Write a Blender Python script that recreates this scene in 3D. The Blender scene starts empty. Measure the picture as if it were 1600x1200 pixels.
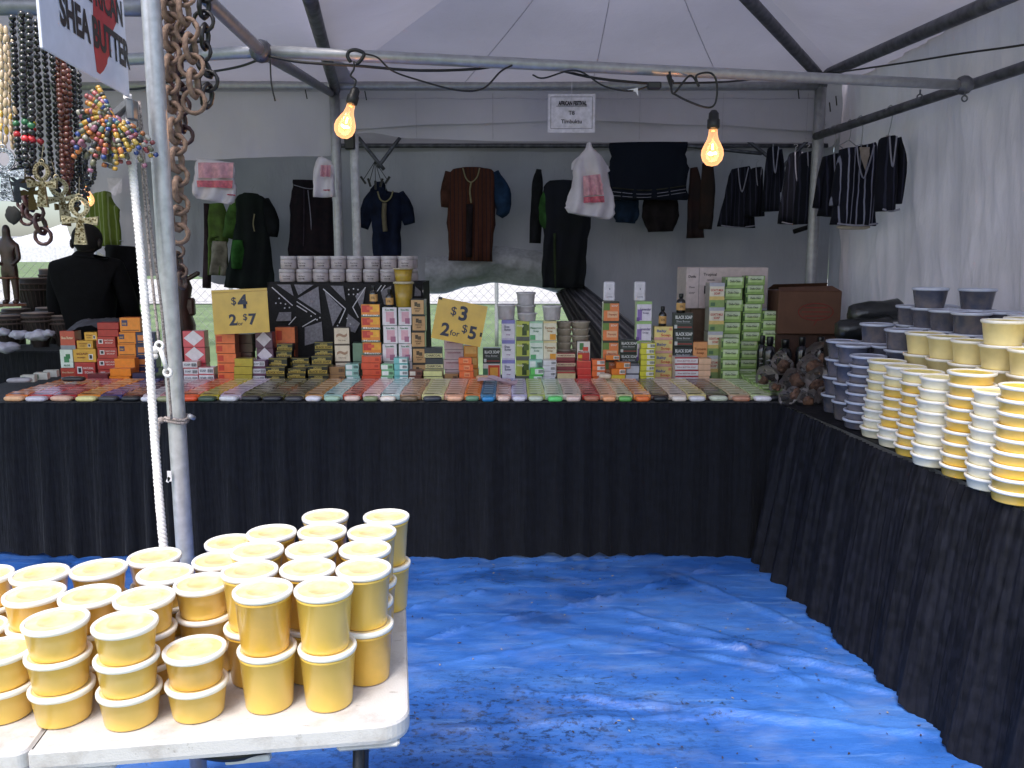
import bpy, bmesh, math, random
from mathutils import Vector, Matrix
random.seed(7)
S = bpy.context.scene
C = S.collection
PI = math.pi
R = math.radians
# ------------------------------------------------------------------ camera, world, sun, exposure
H, TH, F = 1.6, R(8.7), 1290.0
cam = bpy.data.cameras.new('camera'); cam.sensor_width = 36; cam.lens = 36*F/1600
cam.clip_start = .05; cam.clip_end = 1500
co = bpy.data.objects.new('camera', cam); C.objects.link(co)
co.location = (0, 0, H); co.rotation_euler = (PI/2-TH, 0, 0)
S.camera = co
w = bpy.data.worlds.new('World'); S.world = w; w.use_nodes = True
nt = w.node_tree; bg = nt.nodes['Background']
sky = nt.nodes.new('ShaderNodeTexSky'); sky.sky_type = 'NISHITA'; sky.sun_disc = False
SUN_EL, SUN_AZ = R(58), R(205)          # azimuth measured clockwise from +Y
sky.sun_elevation = SUN_EL; sky.sun_rotation = SUN_AZ
sky.dust_density = 3.0; sky.air_density = 1.0; sky.ozone_density = 1.5
nt.links.new(sky.outputs[0], bg.inputs[0]); bg.inputs[1].default_value = .14
sl = bpy.data.lights.new('sun', 'SUN'); sl.energy = 1.5; sl.angle = R(24); sl.color = (1, .95, .88)
so = bpy.data.objects.new('sun', sl); C.objects.link(so)
sd = Vector((math.sin(SUN_AZ)*math.cos(SUN_EL), math.cos(SUN_AZ)*math.cos(SUN_EL), math.sin(SUN_EL)))
so.rotation_euler = sd.to_track_quat('Z', 'Y').to_euler()
S.view_settings.view_transform = 'Standard'; S.view_settings.look = 'None'
S.view_settings.gamma = 1; S.view_settings.use_curve_mapping = False
S.view_settings.exposure = 1.12
S.render.engine = 'CYCLES'
S.cycles.max_bounces = 10; S.cycles.transparent_max_bounces = 12; S.cycles.diffuse_bounces = 6
# ------------------------------------------------------------------ pixel helpers (plan the layout once, in metres)
def ray(px, py):
    a, b = (px-800)/F, (600-py)/F
    return Vector((a, math.cos(TH)+b*math.sin(TH), -math.sin(TH)+b*math.cos(TH)))
def PY(px, py, Y):
    d = ray(px, py); t = Y/d.y; return Vector((d.x*t, Y, H+d.z*t))
def PZ(px, py, z):
    d = ray(px, py); t = (z-H)/d.z; return Vector((d.x*t, d.y*t, z))
def proj(p):
    y = p[1]*math.cos(TH)-(p[2]-H)*math.sin(TH); u = (p[2]-H)*math.cos(TH)+p[1]*math.sin(TH)
    return 800+p[0]/y*F, 600-u/y*F
# ------------------------------------------------------------------ materials
def lin(c):
    if isinstance(c, str): c = [int(c[i:i+2], 16) for i in (0, 2, 4)]
    o = []
    for v in c:
        v = v/255; o.append(v/12.92 if v < .04045 else ((v+.055)/1.055)**2.4)
    return (*o, 1)
MC = {}
def mat(c, rough=.5, coat=0, metal=0, vary=.10, scale=30, bump=0, bscale=200, kind='', trans=0, c2=None, spec=.5, sheen=0, sss=0, emit=0, rnd=.10):
    key = (str(c), rough, coat, metal, vary, scale, bump, bscale, kind, trans, str(c2), spec, sheen, sss, emit, rnd)
    if key in MC: return MC[key]
    m = bpy.data.materials.new('surface'); m.use_nodes = True; n = m.node_tree; L = n.links.new
    p = n.nodes['Principled BSDF']; out = n.nodes['Material Output']
    tc = n.nodes.new('ShaderNodeTexCoord'); no = n.nodes.new('ShaderNodeTexNoise'); no.inputs['Scale'].default_value = scale; no.inputs['Detail'].default_value = 5
    L(tc.outputs['Object'], no.inputs['Vector'])
    base = lin(c); cr = n.nodes.new('ShaderNodeValToRGB')
    d = [max(0, v*(1-vary*1.6)) for v in base[:3]]; e = [min(1, v*(1+vary)) for v in base[:3]]
    if c2: e = list(lin(c2)[:3]); d = list(base[:3])
    cr.color_ramp.elements[0].position = .35; cr.color_ramp.elements[1].position = .68
    cr.color_ramp.elements[0].color = (*d, 1); cr.color_ramp.elements[1].color = (*e, 1)
    L(no.outputs['Fac'], cr.inputs[0]); col = cr.outputs[0]
    if rnd:
        oi = n.nodes.new('ShaderNodeObjectInfo'); mr = n.nodes.new('ShaderNodeMapRange'); mr.inputs[3].default_value = 1-rnd; mr.inputs[4].default_value = 1+rnd*.6
        hs = n.nodes.new('ShaderNodeHueSaturation'); L(oi.outputs['Random'], mr.inputs[0]); L(mr.outputs[0], hs.inputs['Value']); L(col, hs.inputs['Color']); col = hs.outputs[0]
    if kind == 'stripe':        # woven vertical stripes
        wv = n.nodes.new('ShaderNodeTexWave'); wv.inputs['Scale'].default_value = 9; wv.inputs['Distortion'].default_value = 1.2; wv.inputs['Detail'].default_value = 2
        L(tc.outputs['Object'], wv.inputs['Vector']); r2 = n.nodes.new('ShaderNodeValToRGB'); r2.color_ramp.elements[0].position = .86; r2.color_ramp.elements[1].position = .93
        L(wv.outputs['Fac'], r2.inputs[0]); mx = n.nodes.new('ShaderNodeMixRGB'); L(r2.outputs[0], mx.inputs[0]); L(col, mx.inputs[1]); mx.inputs[2].default_value = lin(c2 or 'aaa8b4'); col = mx.outputs[0]
        cr.color_ramp.elements[1].color = (*[min(1, v*1.2) for v in base[:3]], 1)
    L(col, p.inputs['Base Color'])
    p.inputs['Roughness'].default_value = rough; p.inputs['Metallic'].default_value = metal
    p.inputs['Coat Weight'].default_value = coat; p.inputs['Coat Roughness'].default_value = .12
    p.inputs['Specular IOR Level'].default_value = spec
    if sheen: p.inputs['Sheen Weight'].default_value = sheen
    if sss:
        p.inputs['Subsurface Weight'].default_value = sss; p.inputs['Subsurface Radius'].default_value = (.02, .014, .006); p.inputs['Subsurface Scale'].default_value = 1
    if emit: p.inputs['Emission Color'].default_value = base; p.inputs['Emission Strength'].default_value = emit
    if bump:
        nb = n.nodes.new('ShaderNodeTexNoise'); nb.inputs['Scale'].default_value = bscale; nb.inputs['Detail'].default_value = 6; bp = n.nodes.new('ShaderNodeBump'); bp.inputs['Strength'].default_value = bump; bp.inputs['Distance'].default_value = .004
        if kind == 'pleat':
            mp = n.nodes.new('ShaderNodeMapping'); mp.inputs['Scale'].default_value = (1, 1, .09); L(tc.outputs['Object'], mp.inputs[0]); L(mp.outputs[0], nb.inputs['Vector']); bp.inputs['Distance'].default_value = .012
        elif kind == 'wrinkle':
            mp = n.nodes.new('ShaderNodeMapping'); mp.inputs['Scale'].default_value = (1, 1, .3); L(tc.outputs['Object'], mp.inputs[0]); L(mp.outputs[0], nb.inputs['Vector']); bp.inputs['Distance'].default_value = .05
        else: L(tc.outputs['Object'], nb.inputs['Vector'])
        L(nb.outputs['Fac'], bp.inputs['Height']); L(bp.outputs[0], p.inputs['Normal'])
    if trans:
        tr = n.nodes.new('ShaderNodeBsdfTranslucent'); mx = n.nodes.new('ShaderNodeMixShader'); mx.inputs[0].default_value = trans
        L(col, tr.inputs[0]); L(p.outputs[0], mx.inputs[1]); L(tr.outputs[0], mx.inputs[2]); L(mx.outputs[0], out.inputs[0])
    MC[key] = m; return m
def film(c, a=.25, rough=.1):               # clear plastic or thin glass
    k = ('film', c, a, rough)
    if k in MC: return MC[k]
    m = bpy.data.materials.new('clear_film'); m.use_nodes = True; n = m.node_tree; L = n.links.new
    p = n.nodes['Principled BSDF']; out = n.nodes['Material Output']; p.inputs['Base Color'].default_value = lin(c); p.inputs['Roughness'].default_value = rough
    p.inputs['Coat Weight'].default_value = .6
    fr = n.nodes.new('ShaderNodeFresnel'); fr.inputs[0].default_value = 1.6; ad = n.nodes.new('ShaderNodeMath'); ad.inputs[1].default_value = a; L(fr.outputs[0], ad.inputs[0]); ad.use_clamp = True
    t = n.nodes.new('ShaderNodeBsdfTransparent'); mx = n.nodes.new('ShaderNodeMixShader'); L(ad.outputs[0], mx.inputs[0]); L(t.outputs[0], mx.inputs[1]); L(p.outputs[0], mx.inputs[2]); L(mx.outputs[0], out.inputs[0])
    MC[k] = m; return m
# ------------------------------------------------------------------ object helpers
def tag(o, label=None, cat=None, group=None, kind=None):
    if label: o['label'] = label
    if cat: o['category'] = cat
    if group: o['group'] = group
    if kind: o['kind'] = kind
    return o
def link(name, me, parent=None, loc=None, rot=None):
    o = bpy.data.objects.new(name, me); C.objects.link(o)
    if parent: o.parent = parent
    if loc is not None: o.location = loc
    if rot is not None: o.rotation_euler = rot
    return o
def thing(name, label, cat, loc=(0, 0, 0), rot=(0, 0, 0), group=None):
    return tag(link(name, None, None, loc, rot), label, cat, group)
def mesh(name, bm, mats, smooth=False):
    me = bpy.data.meshes.new(name); bm.to_mesh(me); bm.free()
    for m in (mats if isinstance(mats, (list, tuple)) else [mats]): me.materials.append(m)
    if smooth:
        for p in me.polygons: p.use_smooth = True
    return me
def ob(name, bm, mats, parent=None, smooth=False, loc=None, rot=None):
    return link(name, mesh(name, bm, mats, smooth), parent, loc, rot)
def dup(root, loc=None, rot=None, label=None, group=None):
    r = root.copy(); C.objects.link(r)
    if loc is not None: r.location = loc
    if rot is not None: r.rotation_euler = rot
    if label: r['label'] = label
    if group: r['group'] = group
    for ch in root.children:
        c = ch.copy(); C.objects.link(c); c.parent = r
        for g in ch.children:
            d = g.copy(); C.objects.link(d); d.parent = c
    return r
def bx(bm, cx, cy, cz, sx, sy, sz, mi=0, bev=0, rot=None):
    g = bmesh.ops.create_cube(bm, size=1); vs = g['verts']
    M = Matrix.Translation((cx, cy, cz)) @ (rot or Matrix()) @ Matrix.Diagonal((sx, sy, sz, 1))
    bmesh.ops.transform(bm, matrix=M, verts=vs)
    fs = list({f for v in vs for f in v.link_faces})
    if bev:
        r = bmesh.ops.bevel(bm, geom=list({e for v in vs for e in v.link_edges}), offset=bev, segments=1, affect='EDGES'); fs = list({f for v in r['verts'] for f in v.link_faces} | {f for f in fs if f.is_valid})
    for f in fs: f.material_index = mi
    return fs
def quad(bm, ps, mi=0):
    f = bm.faces.new([bm.verts.new(p) for p in ps]); f.material_index = mi; return f
def lathe(bm, prof, seg=28, mi=0, c=(0, 0, 0), cap0=True, cap1=True, sx=1, sy=1):
    rings = []
    for r, z in prof:
        rings.append([bm.verts.new((c[0]+r*sx*math.cos(2*PI*k/seg), c[1]+r*sy*math.sin(2*PI*k/seg), c[2]+z)) for k in range(seg)])
    for a, b in zip(rings, rings[1:]):
        for k in range(seg):
            f = bm.faces.new((a[k], a[(k+1) % seg], b[(k+1) % seg], b[k])); f.material_index = mi
    if cap0: bm.faces.new(rings[0][::-1]).material_index = mi
    if cap1: bm.faces.new(rings[-1]).material_index = mi
def tube(bm, pts, r, seg=8, mi=0, cap=True):
    pts = [Vector(p) for p in pts]; rings = []; n = len(pts); pu = None
    for i, p in enumerate(pts):
        t = (pts[min(i+1, n-1)]-pts[max(i-1, 0)]).normalized()
        if pu is None:
            a = Vector((0, 0, 1)) if abs(t.z) < .9 else Vector((1, 0, 0)); u = t.cross(a).normalized()
        else:
            u = (pu-t*pu.dot(t)).normalized()
        pu = u; v = t.cross(u); rr = r[i] if isinstance(r, (list, tuple)) else r
        rings.append([bm.verts.new(p+(u*math.cos(2*PI*k/seg)+v*math.sin(2*PI*k/seg))*rr) for k in range(seg)])
    for a, b in zip(rings, rings[1:]):
        for k in range(seg): bm.faces.new((a[k], a[(k+1) % seg], b[(k+1) % seg], b[k])).material_index = mi
    if cap: bm.faces.new(rings[0][::-1]).material_index = mi; bm.faces.new(rings[-1]).material_index = mi
def smooth_path(pts, k=6):
    pts = [Vector(p) for p in pts]; o = []
    P = [pts[0]*2-pts[1]]+pts+[pts[-1]*2-pts[-2]]
    for i in range(1, len(P)-2):
        for j in range(k):
            t = j/k; a, b, c, d = P[i-1:i+3]
            o.append(.5*((2*b)+(c-a)*t+(2*a-5*b+4*c-d)*t*t+(3*b-a-3*c+d)*t**3))
    o.append(pts[-1]); return o
def grid(bm, fn, nu, nv, mi=0, flip=False):
    V = [[bm.verts.new(fn(i/nu, j/nv)) for i in range(nu+1)] for j in range(nv+1)]
    for j in range(nv):
        for i in range(nu):
            q = (V[j][i], V[j][i+1], V[j+1][i+1], V[j+1][i]); bm.faces.new(q[::-1] if flip else q).material_index = mi
def vn(x, y=0.0, s=0):                      # cheap smooth pseudo noise, -1..1
    return (math.sin(x*1.7+s*3.1+y*.9)+math.sin(x*3.9+s*1.3-y*2.3)*.6+math.sin(x*8.3+s*5.7+y*4.1)*.3+math.sin(y*6.1-x*2.2+s)*.4)/2.3
TXT = {}
def textmesh(s, bold=.012):
    k = (s, bold)
    if k not in TXT:
        cu = bpy.data.curves.new('lettering', 'FONT'); cu.body = s; cu.size = 1; cu.align_x = 'CENTER'; cu.align_y = 'CENTER'; cu.offset = bold; cu.resolution_u = 3
        o = bpy.data.objects.new('lettering', cu); C.objects.link(o); bpy.context.view_layer.update()
        me = bpy.data.meshes.new_from_object(o); bpy.data.objects.remove(o); TXT[k] = me
        me['w'] = max([v.co.x for v in me.vertices])-min([v.co.x for v in me.vertices]); me['h'] = max([v.co.y for v in me.vertices])-min([v.co.y for v in me.vertices])
    return TXT[k]
def puttext(bm, s, M, width=None, height=None, mi=0, bold=.012):
    me = textmesh(s, bold); ov = set(bm.verts); of_ = set(bm.faces); bm.from_mesh(me)
    nv_ = [v for v in bm.verts if v not in ov]; nf_ = [f for f in bm.faces if f not in of_]
    sx = width/me['w'] if width else None; sy = height/me['h'] if height else None
    sx = sx or sy; sy = sy or sx
    bmesh.ops.transform(bm, matrix=M @ Matrix.Diagonal((sx, sy, 1, 1)), verts=nv_)
    for f in nf_: f.material_index = mi
FRONT = Matrix.Rotation(PI/2, 4, 'X')       # text plane standing up, facing -Y
ORD = ['bottom', 'second', 'third', 'fourth', 'fifth', 'sixth', 'seventh', 'eighth', 'ninth', 'tenth', 'eleventh', 'twelfth', 'thirteenth', 'fourteenth', 'fifteenth', 'sixteenth']
def lev(k, n):
    if n == 1: return 'single'
    if k == n-1: return 'topmost'
    if k == 0: return 'bottom'
    if n == 3: return 'middle'
    return ORD[k]+'-from-bottom'
# ------------------------------------------------------------------ common materials
CANV = mat('c0bcc8', .6, vary=.07, scale=1.1, bump=.8, bscale=2.6, kind='wrinkle', trans=.16, rnd=0)
CANVD = mat('aaa7b0', .6, vary=.10, scale=1.2, bump=1.0, bscale=3.0, kind='wrinkle', trans=.08, rnd=0)
STEEL = mat('a2a2a8', .42, metal=.45, vary=.08, scale=30, bump=.1, bscale=120, rnd=0)
STEELD = mat('66666e', .5, metal=.6, vary=.25, scale=20, rnd=0)
BLACKP = mat('121214', .45, rnd=0)
CLOTHB = mat('0f1118', .85, vary=.25, scale=25, bump=.9, bscale=55, kind='pleat', spec=.25, sheen=.08, rnd=0)
TZ, WZ = .848, .72                          # height of the skirted tables, of the white table
# ------------------------------------------------------------------ ground
def structure(name, bm, m, smooth=False): return tag(ob(name, bm, m, None, smooth), kind='structure')
bm = bmesh.new(); quad(bm, [(-400, -200, 0), (400, -200, 0), (400, 700, 0), (-400, 700, 0)])
structure('ground', bm, mat('56683f', .9, scale=.6, vary=.25, c2='74865a', bump=.6, bscale=40, rnd=0))
bm = bmesh.new(); quad(bm, [(-400, 30, .02), (400, 30, .02), (400, 62, .02), (-400, 62, .02)])
structure('road', bm, mat('bdb9b4', .9, scale=1, rnd=0))
# blue tarpaulin
def tarpz(x, y):
    z = .016+.010*abs(vn(x*1.4+y*2.2, y*.6, 2))+.005*abs(vn(x*2.6+y*5, x-y, 5))+.004*abs(vn(x*9-y*5, y*7, 3))
    z += .014*math.exp(-((y-(3.45-.42*(x+.2)))/.02)**2)*(1 if -.6 < x < 1.3 else 0)*.3
    for a, b, c in ((2.2, -.35, .9), (2.05, -.25, .7), (2.45, -.3, .5), (1.9, -.4, .6), (3.0, .18, .35)):
        z += .006*c*math.exp(-((y-a-b*(x-.9))/.035)**2)*(.6+.4*math.sin(x*5+a))
    for ax, ay, bx_, by_, am, wd in CREASE:
        dx, dy = bx_-ax, by_-ay; l2 = dx*dx+dy*dy; t = ((x-ax)*dx+(y-ay)*dy)/l2
        if -.05 < t < 1.05: d = abs((x-ax)*dy-(y-ay)*dx)/math.sqrt(l2)+.012*math.sin(t*17+ax*9); z += 1.7*am*math.exp(-(d/(wd*.8))**2)*min(1, max(0, t*8+.4))*min(1, max(0, (1-t)*8+.4))
    return z
CREASE = []
for a_, c_, d_, e_, am, wd in ((675, 1003, 960, 940, .012, .010), (940, 945, 1140, 885, .010, .010), (600, 1060, 900, 1010, .006, .02), (980, 985, 1420, 1075, .012, .018), (1000, 1010, 1480, 1110, .010, .016), (960, 960, 1300, 1040, .008, .02), (820, 1090, 1500, 1165, .012, .022), (650, 905, 1000, 875, .006, .02), (1050, 900, 1330, 1020, .007, .02), (700, 1150, 1200, 1120, .008, .02), (640, 960, 760, 930, .01, .015), (1120, 1000, 1330, 1120, .007, .014)):
    p1, p2 = PZ(a_, c_, 0), PZ(d_, e_, 0); CREASE.append((p1.x, p1.y, p2.x, p2.y, am, wd))
tm = bpy.data.materials.new('blue_tarpaulin'); tm.use_nodes = True; n = tm.node_tree; L = n.links.new; p = n.nodes['Principled BSDF']
tc = n.nodes.new('ShaderNodeTexCoord')
def tnoise(sc, det=5, ms=(1, 1, 1), rot=0, rough=.5):
    mp = n.nodes.new('ShaderNodeMapping'); mp.inputs['Scale'].default_value = ms; mp.inputs['Rotation'].default_value = (0, 0, rot); L(tc.outputs['Object'], mp.inputs[0])
    t = n.nodes.new('ShaderNodeTexNoise'); t.inputs['Scale'].default_value = sc; t.inputs['Detail'].default_value = det; t.inputs['Roughness'].default_value = rough; L(mp.outputs[0], t.inputs['Vector']); return t.outputs['Fac']
def ramp(src, a, b, ca, cb):
    r = n.nodes.new('ShaderNodeValToRGB'); r.color_ramp.elements[0].position = a; r.color_ramp.elements[1].position = b; r.color_ramp.elements[0].color = ca; r.color_ramp.elements[1].color = cb; L(src, r.inputs[0]); return r.outputs[0]
def mixc(f, a, b, mode='MIX'):
    m = n.nodes.new('ShaderNodeMixRGB'); m.blend_type = mode
    for i, v in enumerate((f, a, b)):
        if hasattr(v, 'is_linked') or hasattr(v, 'links'): L(v, m.inputs[i])
        else: m.inputs[i].default_value = v
    return m.outputs[0]
base = ramp(tnoise(1.2, 4), .35, .7, lin('2255a4'), lin('3069bf'))
streak = ramp(tnoise(2.4, 9, (.6, 2.2, 1), -.35, .68), .44, .72, (0, 0, 0, 1), (.75, .75, .75, 1))
base = mixc(streak, base, lin('4f83d0'))
sc2 = ramp(tnoise(9, 9, (.25, 3.5, 1), -.22, .75), .56, .66, (0, 0, 0, 1), (.5, .5, .5, 1))
base = mixc(sc2, base, lin('6f9ad8'))
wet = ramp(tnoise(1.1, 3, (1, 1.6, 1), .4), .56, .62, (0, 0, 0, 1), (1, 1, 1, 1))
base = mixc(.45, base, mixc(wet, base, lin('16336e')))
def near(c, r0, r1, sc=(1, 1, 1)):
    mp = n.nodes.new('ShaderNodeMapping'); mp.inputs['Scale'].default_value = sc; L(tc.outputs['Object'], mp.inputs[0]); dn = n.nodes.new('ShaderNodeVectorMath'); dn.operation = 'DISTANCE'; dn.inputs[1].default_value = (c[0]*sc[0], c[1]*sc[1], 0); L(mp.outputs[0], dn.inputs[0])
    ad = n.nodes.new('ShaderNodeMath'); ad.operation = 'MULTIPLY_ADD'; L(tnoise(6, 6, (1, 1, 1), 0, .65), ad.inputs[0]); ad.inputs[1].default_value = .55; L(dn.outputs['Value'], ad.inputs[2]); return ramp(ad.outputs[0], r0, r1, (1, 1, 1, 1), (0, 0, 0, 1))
wp = PZ(835, 972, 0); base = mixc(mixc(1, near(wp, .38, .46, (1, 2.2, 1)), (.8, .8, .8, 1), 'MULTIPLY'), base, lin('1c4484'))  # soft dappled shadow painted into the tarp colour
dark_pt = PZ(760, 1150, 0); dark_zone = near(dark_pt, .5, 1.0, (.8, 1.4, 1))  # zone with dark speckle and a darker overall tint
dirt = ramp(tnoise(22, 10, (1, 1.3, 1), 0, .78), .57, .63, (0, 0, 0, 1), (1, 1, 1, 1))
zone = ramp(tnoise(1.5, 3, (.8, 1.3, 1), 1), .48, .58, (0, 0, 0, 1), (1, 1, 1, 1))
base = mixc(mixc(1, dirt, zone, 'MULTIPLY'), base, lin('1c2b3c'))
base = mixc(mixc(1, ramp(tnoise(30, 10, (1, 1.4, 1), 0, .8), .52, .57, (0, 0, 0, 1), (1, 1, 1, 1)), dark_zone, 'MULTIPLY'), base, lin('13233c'))
base = mixc(mixc(1, dark_zone, (.35, .35, .35, 1), 'MULTIPLY'), base, lin('1a3f7e'))
dust = ramp(tnoise(5, 6, (1, 2, 1), .5, .65), .5, .75, (0, 0, 0, 1), (.35, .35, .35, 1))
base = mixc(dust, base, lin('7a88a4'))
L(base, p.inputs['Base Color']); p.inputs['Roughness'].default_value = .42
L(ramp(wet, 0, 1, (.5, .5, .5, 1), (.25, .25, .25, 1)), p.inputs['Roughness'])
bp = n.nodes.new('ShaderNodeBump'); bp.inputs['Strength'].default_value = .55; bp.inputs['Distance'].default_value = .02; L(tnoise(4.5, 9, (.7, 2.0, 1), -.3, .66), bp.inputs['Height']); L(bp.outputs[0], p.inputs['Normal'])
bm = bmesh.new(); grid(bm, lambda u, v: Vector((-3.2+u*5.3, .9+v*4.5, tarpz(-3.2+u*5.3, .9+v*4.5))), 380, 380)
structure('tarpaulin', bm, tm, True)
# leaf litter and crumbs on the tarpaulin
bm = bmesh.new()
for i in range(700):
    x, y = random.uniform(-1.2, 1.5), random.uniform(1.3, 4.2); s = random.uniform(.002, .009); a = random.uniform(0, 6.3); z = tarpz(x, y)+.003
    q = [(x+s*math.cos(a+t)*k, y+s*math.sin(a+t)*k, z+random.uniform(0, .004)) for t, k in ((0, 1), (1.4, .45), (3.1, 1), (4.6, .4))]
    quad(bm, q, 0 if i % 4 else 1)
tag(ob('leaf_litter', bm, [mat('3a2b1c', .8), mat('a89a80', .8)]), 'dry crumbs and leaf bits scattered over the blue tarpaulin', 'litter', kind='stuff')
# ------------------------------------------------------------------ booth tent
tent = thing('booth_tent', 'white frame tent with steel pipes covering the soap stall', 'tent')
BR, BL, FL, FR, PK = (2.30, 5.82, 2.76), (-1.22, 5.82, 2.76), (-.62, 1.9, 2.76), (2.30, 1.9, 2.76), (.52, 3.85, 3.30)
def roofpanel(A, B, P, s, nu=40, nv=24):
    A, B, P = Vector(A), Vector(B), Vector(P)
    def fn(u, v):
        p = A.lerp(B, u).lerp(P, v); d = math.sin(PI*u)*math.sin(PI*min(1, v*1.0))
        p.z -= .06*d; p.z += .012*vn(u*4+v*3, v*5, s)*math.sin(PI*u)*(1-v)
        return p
    b = bmesh.new(); grid(b, fn, nu, nv); return b
for i, (a, b) in enumerate(((BR, BL), (BL, FL), (FL, FR), (FR, BR))): ob('roof_panel', roofpanel(a, b, PK, i), CANV, tent, True)
def pipe(a, b, r=.024, m=STEEL, name='pipe', parent=tent, seg=14):
    k = bmesh.new(); a, b = Vector(a), Vector(b); tube(k, [a.lerp(b, t/6) for t in range(7)], r, seg); return ob(name, k, m, parent, True)
YB_ = 5.8; zb = PY(800, 134, YB_).z; RX = PY(1281, 170, YB_).x; LX = PY(523, 170, YB_).x
pipe((-3.1, YB_, zb), (RX, YB_, zb), .03, name='beam')
pipe((RX, YB_, 0), (RX, YB_, zb+.02), .038, name='post')
pipe((LX, YB_, 0), (LX, YB_, zb), .034, name='post')
pipe((LX+.11, 5.88, 0), (LX+.11, 5.88, zb-.02), .03, mat('c9c8cc', .4, vary=.1), name='post')
rl0, rl1 = PY(1275, 213, 5.78), PY(1600, 105, 3.72); pipe(rl0, rl0.lerp(rl1, 1.9), .026, STEELD, 'side_rail')
J = PY(408, 80, 3.12); PR = PY(1506, 133, 3.77)
pipe(J, PR, .0215, name='cross_pipe')
pipe(J, PY(150, 96, 3.4), .022, name='cross_pipe')
pipe(PY(518, 146, 5.78), J, .024, mat('77777f', .5, metal=.5), name='brace')
pipe(J, PY(312, -12, 2.5), .021, mat('8a8a92', .5, metal=.5), name='brace')
pipe(PY(1283, 122, 5.76), PY(1150, -22, 4.25), .034, STEELD, 'rafter')
pipe(PY(1286, 118, 5.76), PY(1600, -18, 3.3), .034, STEELD, 'rafter')
pipe(PY(524, 140, 5.78), PY(478, -25, 3.5), .034, STEELD, 'rafter')
for c in (J, PR, Vector((RX, YB_, zb)), Vector((LX, YB_, zb))):
    b = bmesh.new(); bmesh.ops.create_icosphere(b, subdivisions=2, radius=.042, matrix=Matrix.Translation(c)); ob('joint', b, STEELD, tent, True)
# eye bolts beneath the side rail
for q, yy in ((PY(1438, 140, 3.85), 0), (PY(1508, 142, 3.75), 0)):
    b = bmesh.new(); tube(b, [q, q-Vector((0, 0, .02))], .004); tube(b, [q+Vector((.012*math.cos(t*PI/6), 0, -.032+.012*math.sin(t*PI/6))) for t in range(13)], .0035, 6, cap=False); ob('eye_bolt', b, STEELD, tent, True)
# front left post
pipe((-.951, 2.3, 0), (-.951, 2.3, 2.72), .0245, mat('bdbdc2', .36, metal=.45, vary=.10, scale=40, bump=.12, bscale=150, rnd=0), 'post', seg=20)
b = bmesh.new(); q = Vector((-.951, 2.3, .012)); bx(b, -.951, 2.3, .02, .14, .14, .008, bev=.002); ob('foot_plate', b, STEELD, tent)
# valances
def hang(x0, x1, Y, ztop, zbot, mt, name, parent, nu=60, nv=14, amp=.02, s=0, fr=6, th=0):
    b = bmesh.new()
    def fn(u, v):
        x = x0+(x1-x0)*u; zt = ztop(x) if callable(ztop) else ztop; zz = zbot(x) if callable(zbot) else zbot
        yy = Y(x) if callable(Y) else Y
        return Vector((x, yy+amp*v*vn(x*fr, v*1.5, s)+amp*.3*vn(x*2, v*3, s+4), zt+(zz-zt)*v))
    grid(b, fn, nu, nv, flip=True); return ob(name, b, mt, parent, True)
def pz(px, py, Y): return PY(px, py, Y).z
def prof(pts, Y):                           # x -> z from pixel points on plane Y
    W = sorted((PY(a, c, Y).x, PY(a, c, Y).z) for a, c in pts)
    def f(x):
        if x <= W[0][0]: return W[0][1]
        for (a, za), (c, zc) in zip(W, W[1:]):
            if x <= c: t = (x-a)/(c-a); t = t*t*(3-2*t); return za+(zc-za)*t
        return W[-1][1]
    return f
hang(LX+.03, RX, 5.84, zb-.03, prof([(528, 214), (575, 207), (640, 216), (800, 221), (1280, 222)], 5.84), CANV, 'valance', tent, 80, 12, .018, 3, 3)
hang(LX+.03, RX, 5.81, zb-.03, prof([(528, 202), (700, 194), (900, 188), (1100, 195), (1280, 205)], 5.81), CANV, 'valance', tent, 80, 10, .01, 8, 3)
hang(-3.3, LX-.03, 5.84, zb-.03, prof([(100, 262), (300, 250), (515, 243)], 5.84), CANV, 'valance', tent, 50, 12, .035, 5, 4)
# sewn seams of the canopy and valances
SEAM = mat('a8a4b2', .6, rnd=0)
def seam(f, k=14, r=.0035, parent=tent):
    b = bmesh.new(); tube(b, [f(i/k) for i in range(k+1)], r, 5); ob('seam', b, SEAM, parent, True)
for px in (1000, 1130, 1262, 650, 770): seam(lambda t, px=px: Vector((PY(px, 170, 5.79).x, 5.795, zb-.05-.30*t)), 4, .0016)
seam(lambda t: Vector((LX+.05+(RX-LX-.1)*t, 5.79, zb-.085+.003*math.sin(t*40))), 40, .0022)
for u in (.25, .5, .75): seam(lambda t, u=u: Vector(BR).lerp(Vector(BL), u).lerp(Vector(PK), t)-Vector((0, 0, .012+.06*math.sin(PI*u)*math.sin(PI*t))), 14, .0022)
# side wall on the right
b = bmesh.new()
def swall(u, v):
    y = 1.2+u*4.72; z = 2.78-v*2.76
    x = 2.28+.09*v+.035*v*(1-.6*v)*vn(y*3.2, v*.6, 2)+.022*vn(y*7+v*3, v*2, 9)*(.3+v)+.010*vn(y*17+v*7, v*6, 4)-.020*abs(math.sin(y*5.3+v*4+.8*vn(y*2, v*3, 5)))**8*(.4+v)-.016*abs(math.sin(y*7.9-v*6+vn(y*3, v*4, 8)))**10*(.3+v)-.012*abs(math.sin(v*9+y*3+vn(y*2, v*2, 1)))**14
    return Vector((x, y, z))
grid(b, swall, 320, 130); ob('side_wall', b, mat('dacfd8', .5, vary=.06, scale=3, bump=1.0, bscale=5, kind='wrinkle', trans=.24, rnd=0), tent, True)
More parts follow.
